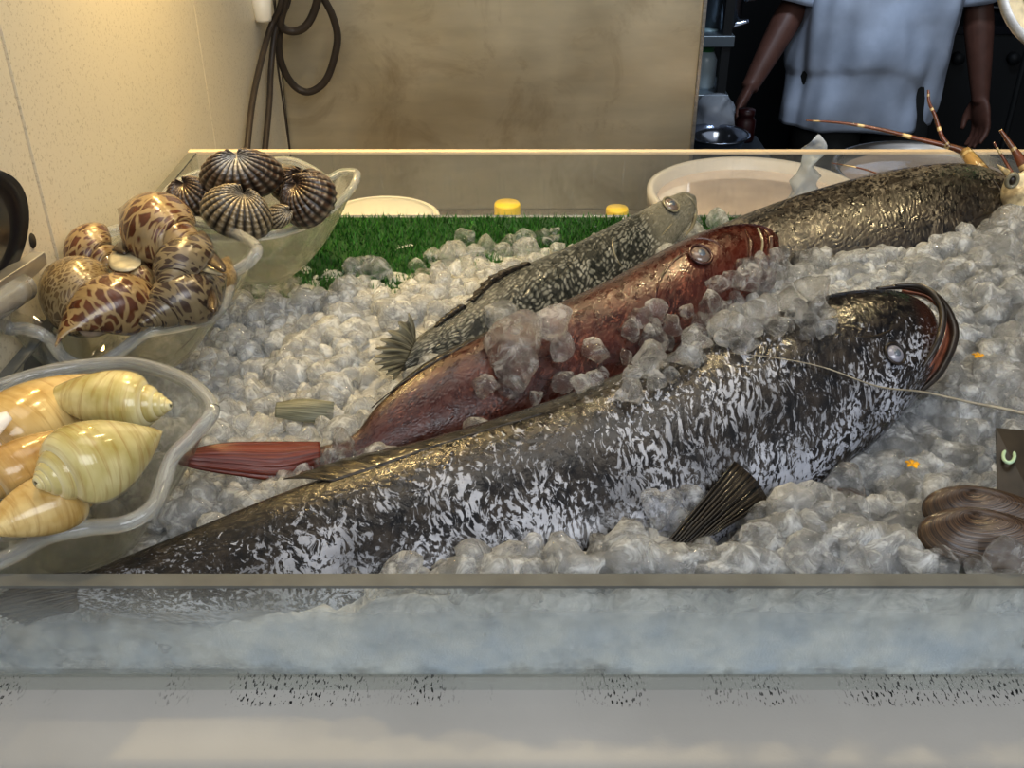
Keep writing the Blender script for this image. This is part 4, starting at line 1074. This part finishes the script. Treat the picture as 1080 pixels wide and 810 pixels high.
# ------------------------------------------------------------------ bracket with black disc, far left
wc = atX(-8, 222, -.425)
br = thing('wall_bracket', 'black round cover on a steel bracket with two holes, on the cream wall', 'bracket', tuple(wc))
q = [atX(-40, 140, -.4285), atX(24, 245, -.4285), atX(46, 300, -.4285), atX(46, 345, -.4285), atX(-60, 400, -.4285)]
V = []; F = []
yy = [atX(a, b, -.4).y for a, b in ((28, 216, ), (-30, 216))]
cy = None; rr = 0.062
prof = [(.0, .020), (rr*.55, .018), (rr*.72, .010), (rr*.80, .012), (rr*.97, .016), (rr, .012), (rr, 0), (0, 0)]
def disc(prof, c, scy=1, scz=1, seg=56):
    V = []; F = []
    for r, h in prof:
        for j in range(seg): a = 2*PI*j/seg; V.append((c[0]+h, c[1]+r*math.cos(a)*scy, c[2]+r*math.sin(a)*scz))
    for i in range(len(prof)-1):
        for j in range(seg): a = i*seg+j; b = i*seg+(j+1) % seg; F.append((a, b, b+seg, a+seg))
    return V, F
c_edge = atX(14, 222, -.4298); topz = atX(0, 152, -.4298); botz = atX(0, 284, -.4298)
cz = (topz.z+botz.z)/2; rz = (topz.z-botz.z)/2
mesh('round_cover', *disc([(r/rr, h) for r, h in prof], (-.4298, c_edge.y-.10-.0, cz), .10, rz*1.12), M['black'], br)
for px, py in ((34, 254), (39, 274)):
    h_ = atX(px, py, -.4298); mesh('hole', *disc([(0, .0012), (.0042, .0012), (.0048, 0)], (-.4298, h_.y, h_.z), 1.2, 1.5, 20), M['seam'], br)
P = [atX(-30, 320, -.41), atX(20, 288, -.41), atX(42, 272, -.41)]
mesh('clamp_arm', *tube(P, [.010, .010, .008], 4, 6), M['steel'], br, smooth=False, bevel=.001)
P = [atX(-30, 338, -.405), atX(24, 303, -.405)]
mesh('clear_sleeve', *tube(P, .012, 16, 4), M['rim_glass'], br)
# steel dish leaning by the wall behind the bowls
dc = atX(-4, 375, -.4)
sd = thing('round_dish', 'round grey steel dish with a dark segment, standing behind the bowls at far left', 'dish', tuple(dc))
def tdisc(prof, c, n, seg=56, a0=0, a1=2*PI):
    q_ = Vector(n).to_track_quat('Z', 'Y').to_matrix(); V = []; F = []
    full = abs(a1-a0-2*PI) < 1e-6; m = seg if full else seg+1
    for r, h in prof:
        for j in range(m): a = a0+(a1-a0)*j/seg; V.append(Vector(c)+q_@Vector((r*math.cos(a), r*math.sin(a), h)))
    for i in range(len(prof)-1):
        for j in range(seg if full else m-1): a = i*m+j; b = i*m+((j+1) % m); F.append((a, b, b+m, a+m))
    return V, F
dc = atZ(-6, 385, 1.155); nrm = (.25, -.55, .8)
mesh('dish_plate', *tdisc([(0, 0), (.045, .0), (.052, .003), (.056, .003), (.058, 0), (.056, -.003), (0, -.004)], dc, nrm), M['steel'], sd)
mesh('dark_segment', *tdisc([(.012, .0012), (.040, .0012)], dc, nrm, 30, -.6, 1.4), M['black'], sd)

# ------------------------------------------------------------------ kitchen
kt = thing('prep_table', 'dark steel prep table left of the person', 'table', (.5, 2.45, 0))
mesh('tabletop', *box(.2, .60, 2.12, 2.46, .80, .835), simple('slate_top', (.05, .065, .08), .35, .4), kt, smooth=False, bevel=.002)
for x in (.23, .57):
    for y in (2.15, 2.43): mesh('leg', *box(x-.015, x+.015, y-.015, y+.015, 0, .80), M['steel'], kt, smooth=False)
mesh('under_shelf', *box(.22, .58, 2.14, 2.44, .25, .27), M['steel'], kt, smooth=False)
c = atZ(756, 141, .90); rb_ = 33/FPX*((c-CAM).dot(FW)); 
M['bowl_steel'] = simple('mixing_bowl_steel', (.45, .5, .6), .15, .95)
prof = [(0, 0), (.35, .002), (.65, .025), (.85, .05), (.97, .068), (1.06, .070), (1.06, .073), (.96, .072), (.83, .053), (.62, .028), (.3, .006), (0, .005)]
o = mesh('mixing_bowl', *lathe([(a*rb_, b*.9) for a, b in prof], (c.x, c.y, .8352), 48), M['bowl_steel'], org=(c.x, c.y, .8352))
tag(o, 'shiny steel mixing bowl on the dark prep table at the kitchen opening', 'bowl')
sh = thing('shelf_unit', 'steel shelf unit in the dark kitchen beyond the partition', 'shelf', (.55, 3.1, 0))
za = atY(755, 38, 2.9).z; zb2 = atY(755, 100, 2.9).z
M['shelf'] = simple('shelf_steel', (.35, .42, .48), .3, .8)
xr = atY(773, 60, 2.9).x
for z in (za, zb2, .55): mesh('shelf_board', *box(.1, xr, 2.9, 3.3, z-.03, z), M['shelf'], sh, smooth=False, bevel=.002)
for x in (.12, xr-.02):
    for y in (2.92, 3.28): mesh('upright', *box(x-.012, x+.012, y-.012, y+.012, 0, za+.35), M['dark'], sh, smooth=False)
# pot on the top shelf
c = Vector((atY(752, 20, 3.05).x, 3.05, za)); pot = thing('cooking_pot', 'dark steel pot on the upper kitchen shelf', 'pot', tuple(c))
mesh('pot_body', *lathe([(0, 0), (.075, 0), (.08, .005), (.08, .085), (.084, .09), (.078, .088), (.076, .006), (0, .004)], c, 36), simple('dark_steel', (.12, .14, .16), .25, .9), pot)
mesh('lid', *lathe([(.083, .09), (.06, .102), (.015, .110), (.012, .125), (.018, .132), (0, .134)], c, 36), M['bowl_steel'], pot)
mesh('handle', *tube([c+Vector((.08, -.02, .07)), c+Vector((.14, -.04, .09)), c+Vector((.17, -.05, .12))], .008, 8, 12), M['bowl_steel'], pot)
c = Vector((atY(772, 30, 3.0).x-.005, 3.0, za)); mesh_ = mesh('ladle', *tube([c+Vector((-.05, 0, .012)), c+Vector((0, 0, .012)), c+Vector((.05, 0, .020))], [.008, .018, .006], 10, 12, flat=.5), M['bowl_steel'], org=tuple(c)); tag(mesh_, 'small steel ladle lying on the upper kitchen shelf beside the pot', 'ladle')
c = Vector((atY(744, 90, 2.95).x, 2.98, zb2)); bt = thing('squeeze_bottle', 'white bottle with a green collar on the lower kitchen shelf', 'bottle', tuple(c))
mesh('bottle_body', *lathe([(0, 0), (.03, 0), (.032, .01), (.032, .08), (.018, .11), (0, .11)], c, 24), simple('pale_bottle', (.35, .42, .45), .3), bt)
mesh('green_collar', *lathe([(.019, .10), (.022, .105), (.022, .135), (.019, .14), (0, .14)], c, 24), simple('green_plastic', (.04, .2, .06), .4), bt)
mesh('cap', *lathe([(.018, .14), (.026, .155), (.026, .165), (0, .168)], c, 24), simple('blue_grey_cap', (.25, .35, .38), .4), bt)
V, F = ellipsoid(Vector((atY(745, 112, 2.5).x, 2.36, .90)), (.045, .04, .065), None, 30, 20)
V = [v+Vector((noise.noise(v*25), noise.noise(v*25+Vector((3, 1, 0))), 0))*.02 for v in V]
o = mesh('tied_bag', V, F, M['film'], org=(V[0].x, 2.36, .835)); tag(o, 'pale tied plastic bag standing on the prep table beside the mixing bowl', 'bag')
c = atY(762, 116, 2.7); o = mesh('spice_jar', *lathe([(0, 0), (.022, 0), (.024, .006), (.024, .05), (.018, .058), (.02, .062), (.02, .075), (0, .076)], (c.x, 2.42, .8352), 24), simple('red_jar', (.03, .004, .004), .4), org=(c.x, 2.42, .8352)); tag(o, 'small dark red jar on the prep table behind the mixing bowl', 'jar')
# dark range on the right
rg = thing('cooking_range', 'black cooking range in shadow behind the person\'s right side', 'stove', (1.9, 4.2, 0))
mesh('range_body', *box(1.25, 2.6, 3.75, 4.5, 0, .80), M['dark'], rg, smooth=False, bevel=.005)
mesh('range_top', *box(1.24, 2.61, 3.74, 4.51, .80, .83), M['black'], rg, smooth=False, bevel=.003)
for x in (1.45, 1.85, 2.25):
    mesh('burner', *lathe([(.05, .83), (.11, .835), (.11, .85), (.09, .852), (.05, .845)], (x, 4.1, 0), 30), M['black'], rg)
for x in (1.4, 1.6, 1.8, 2.0): mesh('knob', *tube([(x, 3.75, .72), (x, 3.715, .72)], .02, 16, 2), M['dark'], rg)
hc = thing('hood_panel', 'grey-green steel hood panel high at the back right of the kitchen', 'panel', (1.9, 4.4, 1.2))
mesh('panel_sheet', *box(1.2, 2.7, 4.4, 4.45, .98, 2.2), simple('hood_grey', (.045, .06, .062), .5, .3, nscale=3), hc, smooth=False)
# hanging towel
x0 = atY(985, 10, 3.5).x; V = []; F = []
for i in range(41):
    for j in range(13):
        V.append((x0+.11*i/40, 3.5+.012*math.sin(i*.9), 1.30-.37*j/12+.0))
for i in range(40):
    for j in range(12): a = i*13+j; F.append((a, a+13, a+14, a+1))
tw = thing('hanging_towel', 'grey striped towel hanging from a rail, between the person\'s body and right arm', 'towel', (x0+.05, 3.5, .93))
t = NT('striped_towel'); w = t.n('TexWave'); w.inputs['Scale'].default_value = 16; t.l(t.coord('Object'), w.inputs['Vector']); M['towel'] = t.surf(t.pbr(t.mix(w.outputs['Fac'], (.05, .08, .08), (.30, .34, .34)), .8))
mesh('cloth', V, F, M['towel'], tw, solid=.003)
mesh('rail', *tube([(x0-.25, 3.5, 1.305), (x0+.35, 3.5, 1.305)], .008, 10, 3), M['steel'], tw)
for xx in (x0-.24, x0+.34): mesh('rail_post', *tube([(xx, 3.5, 0), (xx, 3.5, 1.31)], .010, 10, 3), M['dark'], tw)
# round hanging plate, top right
c = atY(1140, -28, 1.34); hp = thing('hanging_plate', 'edge of a round cream and green plate hanging at the top right corner', 'plate', tuple(c))
r0 = 86/FPX*((c-CAM).dot(FW)); nn = (-.1, -1, .25)
mesh('plate_rim', *tdisc([(r0*.86, .004), (r0*.97, .006), (r0, .002), (r0*.98, -.003), (0, -.004)], c, nn), M['steel'], hp)
mesh('plate_face', *tdisc([(0, .0045), (r0*.88, .0045)], c, nn), simple('cream_face', (.72, .65, .48), .4, nscale=50, namt=.3), hp)
mesh('green_centre', *tdisc([(0, .006), (r0*.72, .006)], c, nn), simple('green_face', (.10, .36, .08), .4, nscale=30, namt=.3), hp)
mesh('cord', *tube([c+Vector((0, .004, r0*.95)), c+Vector((0, .02, 1.0))], .002, 6, 3), M['cable'], hp)

# ------------------------------------------------------------------ person
PY = 3.1
pc = atY(912, 60, PY)           # body centre
X0 = pc.x+.03
person = thing('person', 'person in a pale grey-blue T-shirt and dark trousers standing in the kitchen, arms hanging down', 'person', (X0, PY, 0))
def limbp(path, rad, seg=14, n=None): return tube([Vector(p) for p in path], rad, seg, n or len(path)*5)
def W(px, py, dy=0): return atY(px, py, PY+dy)
segs = []
shL = Vector((X0-.20, PY, 1.33)); shR = Vector((X0+.20, PY, 1.33))
elL = W(838, 6, .02); elR = W(1032, 4, .02); wrL = W(793, 88, -.10); wrR = W(1034, 100, -.04)
segs += [limbp([(X0, PY, 1.40), (X0, PY-.005, 1.47), (X0, PY-.015, 1.52)], [.062, .056, .058])]
segs += [ellipsoid((X0, PY-.01, 1.62), (.076, .096, .115)), ellipsoid((X0, PY-.045, 1.555), (.055, .055, .05))]
segs += [ellipsoid((X0, PY-.105, 1.60), (.014, .018, .022)), ellipsoid((X0-.078, PY, 1.61), (.012, .022, .032)), ellipsoid((X0+.078, PY, 1.61), (.012, .022, .032))]
segs += [ellipsoid((X0, PY-.093, 1.555), (.025, .010, .009))]
# torso
segs += [ellipsoid((X0, PY, 1.22), (.17, .11, .20)), ellipsoid((X0, PY, 1.02), (.15, .105, .18)), ellipsoid((X0, PY, .88), (.165, .115, .13))]
segs += [limbp([shL, (X0, PY, 1.37), shR], [.055, .07, .055])]
def hand(wr, down, side, toward):
    down = down.normalized(); S = Vector(side).normalized(); S = (S-down*S.dot(down)).normalized(); Nn = down.cross(S).normalized()
    if Nn.dot(Vector(toward)) < 0: Nn = -Nn
    out = []
    palm = wr+down*.05
    q = Matrix((S, Nn, down)).transposed()
    out.append(ellipsoid(palm, (.040, .017, .055), q))
    for k, (o_, L_) in enumerate(((-.030, .062), (-.010, .075), (.010, .070), (.029, .055))):
        b = wr+down*.088+S*o_; m = b+down*L_*.45+Nn*L_*.12; e = m+down*L_*.42+Nn*L_*.38
        out.append(limbp([b-down*.02, b, m, e], [.010, .0098, .0088, .0072], 10, 14)); out.append(ellipsoid(e, (.0072,)*3))
    b = wr+down*.028-S*.034; m = b+down*.034-S*.016+Nn*.014; e = m+down*.030+Nn*.012
    out.append(limbp([b+S*.015, b, m, e], [.013, .013, .011, .0085], 10, 14)); out.append(ellipsoid(e, (.0085,)*3))
    return out
for sh_, el, wr, sd_ in ((shL, elL, wrL, 1), (shR, elR, wrR, -1)):
    segs += [limbp([sh_, sh_.lerp(el, .5), el], [.056, .048, .040]), limbp([el, el.lerp(wr, .25), el.lerp(wr, .6), wr, wr+(wr-el).normalized()*.02], [.040, .043, .036, .026, .026])]
    segs += hand(wr, (wr-el), (sd_*-.3, -1, 0) if sd_ < 0 else (-.3, -1, 0), (sd_, 0, 0))
for s_ in (-1, 1):
    hip = Vector((X0+s_*.09, PY, .86)); kn = Vector((X0+s_*.11, PY-.02, .47)); an = Vector((X0+s_*.12, PY+.01, .085))
    segs += [limbp([hip, hip.lerp(kn, .5), kn], [.088, .075, .056]), limbp([kn, kn.lerp(an, .35), an], [.056, .054, .036]), limbp([an, an+Vector((0, -.07, -.035)), an+Vector((0, -.16, -.045))], [.04, .042, .034])]
V, F = join(segs)
body = mesh('body', V, F, M['skin'], person)
rm = body.modifiers.new('r', 'REMESH'); rm.mode = 'VOXEL'; rm.voxel_size = .0055; rm.use_smooth_shade = True
sm = body.modifiers.new('s', 'SMOOTH'); sm.iterations = 3; sm.factor = .5
mesh('hair', *ellipsoid((X0, PY+.018, 1.65), (.086, .098, .100)), M['hair'], person)
for s_ in (-1, 1): mesh('eye', *ellipsoid((X0+s_*.03, PY-.09, 1.622), (.013, .008, .008)), M['white_lip'], person)
# T-shirt: stacked rings with folds, top layer bunched over a lower hem
hemL = atY(822, 130, PY).x; hemR = atY(977, 128, PY).x; zh = atY(900, 126, PY).z
V = []; F = []; nr_, sg = 70, 120
for i in range(nr_+1):
    t = i/nr_; z = zh+(1.40-zh)*t
    wl = [(0, .0), (.25, .02), (.5, .055), (.75, .10), (1, .14)]
    cx_ = (hemL+hemR)/2*(1-SM(0, .6, t))+X0*SM(0, .6, t)
    hw = (hemR-hemL)/2*(1-.02*t) if t < .5 else (hemR-hemL)/2*.99
    hw = max(hw, .0); hw = hw*(1-SM(.5, 1, t))+.205*SM(.5, 1, t)
    if t > .9: hw *= 1-.45*((t-.9)/.1)**1.5
    hd_ = .15 if t < .8 else .15-.06*SM(.8, 1, t)
    for j in range(sg):
        a = 2*PI*j/sg
        ca, sa = math.cos(a), math.sin(a); x = hw*math.copysign(abs(ca)**.8, ca); y = hd_*math.copysign(abs(sa)**.9, sa)
        px_ = x/hw; 
        arc = zh+.185-.16*max(0, (px_-.0))**2.0-.05*max(0, -px_-.3)
        over = 1/(1+math.exp(-(z-arc)/.006))
        fold = .006*math.sin(a*7+2.5*math.sin(z*7))*(.4+.6*(1-t))+.002*math.sin(a*17+z*9)+.018*noise.noise(Vector((x*9, y*9, z*7)))
        k = 1+ (over*.03*max(0, 1-(z-arc)/.25) if z > arc else 0)
        V.append((cx_+x*k+ca*fold, PY+y*k+sa*fold*1.6, z+ .012*ca*0))
for i in range(nr_):
    for j in range(sg): a = i*sg+j; b = i*sg+(j+1) % sg; F.append((a, b, b+sg, a+sg))
parts = [(V, F)]
for sh_, el in ((shL, elL), (shR, elR)):
    e2 = sh_.lerp(el, .93)
    V2, F2 = tube([sh_+(sh_-el).normalized()*.03+Vector((0, 0, .0)), sh_.lerp(el, .4), e2], [.072, .076, .082], 28, 24, cap=False)
    V2 = [v+Vector((noise.noise(v*14), noise.noise(v*14+Vector((4, 0, 0))), 0))*.014 for v in V2]; parts.append((V2, F2))
V, F = join(parts); mesh('t_shirt', V, F, M['shirt'], person, solid=.003)
# trousers
tr_parts = [lathe([(.120, .98), (.13, .90), (.13, .82), (.120, .76)], (X0-.03, PY, 0), 48)]
for s_ in (-1, 1):
    hip = Vector((X0-.03*(1-0)+s_*.09, PY, .86)); kn = Vector((X0+s_*.11, PY-.02, .47)); an = Vector((X0+s_*.12, PY+.01, .10))
    tr_parts.append(tube([hip, hip.lerp(kn, .5), kn, kn.lerp(an, .5), an], [.115, .105, .085, .08, .082], 28, 40, cap=False))
V, F = join(tr_parts); mesh('trousers', V, F, M['trouser'], person, solid=.003)
for s_ in (-1, 1):
    an = Vector((X0+s_*.12, PY, 0)); mesh('shoe', *ellipsoid(an+Vector((0, -.07, .045)), (.052, .15, .045)), M['black'], person)

# ------------------------------------------------------------------ light
def area(name, loc, tgt, size, energy, col, sy=None, spread=None):
    ld = bpy.data.lights.new(name, 'AREA'); ld.size = size; ld.energy = energy; ld.color = col
    if sy: ld.shape = 'RECTANGLE'; ld.size_y = sy
    if spread: ld.spread = math.radians(spread)
    o = bpy.data.objects.new(name, ld); C.objects.link(o); o.location = loc; o.rotation_euler = (Vector(tgt)-Vector(loc)).to_track_quat('-Z', 'Y').to_euler(); return o
def spot(name, loc, tgt, energy, col, ang, blend=.6, size=.03):
    ld = bpy.data.lights.new(name, 'SPOT'); ld.energy = energy; ld.color = col; ld.spot_size = math.radians(ang); ld.spot_blend = blend; ld.shadow_soft_size = size
    o = bpy.data.objects.new(name, ld); C.objects.link(o); o.location = loc; o.rotation_euler = (Vector(tgt)-Vector(loc)).to_track_quat('-Z', 'Y').to_euler(); return o
WARM = (1, .74, .36)
spot('warm_downlight', (-.30, 1.12, 2.05), (-.30, .95, 1.1), 16, WARM, 100, 1, .03)
spot('wall_washer', (-.35, 1.27, 1.74), (-.42, 1.22, 1.3), 14, (1, .70, .26), 120, 1, .02)
spot('partition_fill', (-.05, 1.72, 2.2), (0, 1.93, 1.3), 5, (1, .80, .5), 120, 1, .03)  # unseen spot added to brighten the steel partition
spot('warm_downlight', (.18, 1.20, 2.1), (.10, 1.02, 1.1), 12, (1, .80, .48), 95, .9, .03)
spot('warm_downlight', (.62, 1.20, 2.1), (.50, 1.0, 1.1), 14, (1, .80, .46), 95, .9, .03)
area('daylight', (.7, -1.0, 2.5), (.15, .6, 1.1), 1.6, 24, (.93, .96, 1.0), 1.0)
area('overhead_panel', (.15, .75, 2.5), (.15, .72, 1.1), .9, 3.5, (1, .95, .86), .5)
area('kitchen_light', (.9, 2.2, 2.45), (1.05, 3.1, 1.0), .3, 4, (.72, .84, 1.0), spread=90)
w = bpy.data.worlds.new('world'); scn.world = w; w.use_nodes = True; nt = w.node_tree
bg = nt.nodes['Background']; tc = nt.nodes.new('ShaderNodeTexCoord'); sx = nt.nodes.new('ShaderNodeSeparateXYZ'); rp = nt.nodes.new('ShaderNodeValToRGB')
nt.links.new(tc.outputs['Generated'], sx.inputs[0]); nt.links.new(sx.outputs[2], rp.inputs[0]); nt.links.new(rp.outputs[0], bg.inputs[0])
dt = nt.nodes.new('ShaderNodeVectorMath'); dt.operation = 'DOT_PRODUCT'; dt.inputs[1].default_value = (.15, -.80, .55); nt.links.new(tc.outputs['Generated'], dt.inputs[0]); nt.links.new(dt.outputs['Value'], rp.inputs[0])
rp.color_ramp.elements[0].position = .0; rp.color_ramp.elements[0].color = (.05, .045, .04, 1); rp.color_ramp.elements[1].position = .8; rp.color_ramp.elements[1].color = (.90, .94, 1, 1)
bg.inputs[1].default_value = .42
scn.view_settings.view_transform = 'Standard'; scn.view_settings.look = 'None'; scn.view_settings.exposure = .25; scn.view_settings.gamma = .86
cy = scn.cycles; cy.use_denoising = True; cy.max_bounces = 14; cy.transmission_bounces = 12; cy.transparent_max_bounces = 24; cy.sample_clamp_indirect = 4; cy.blur_glossy = 1
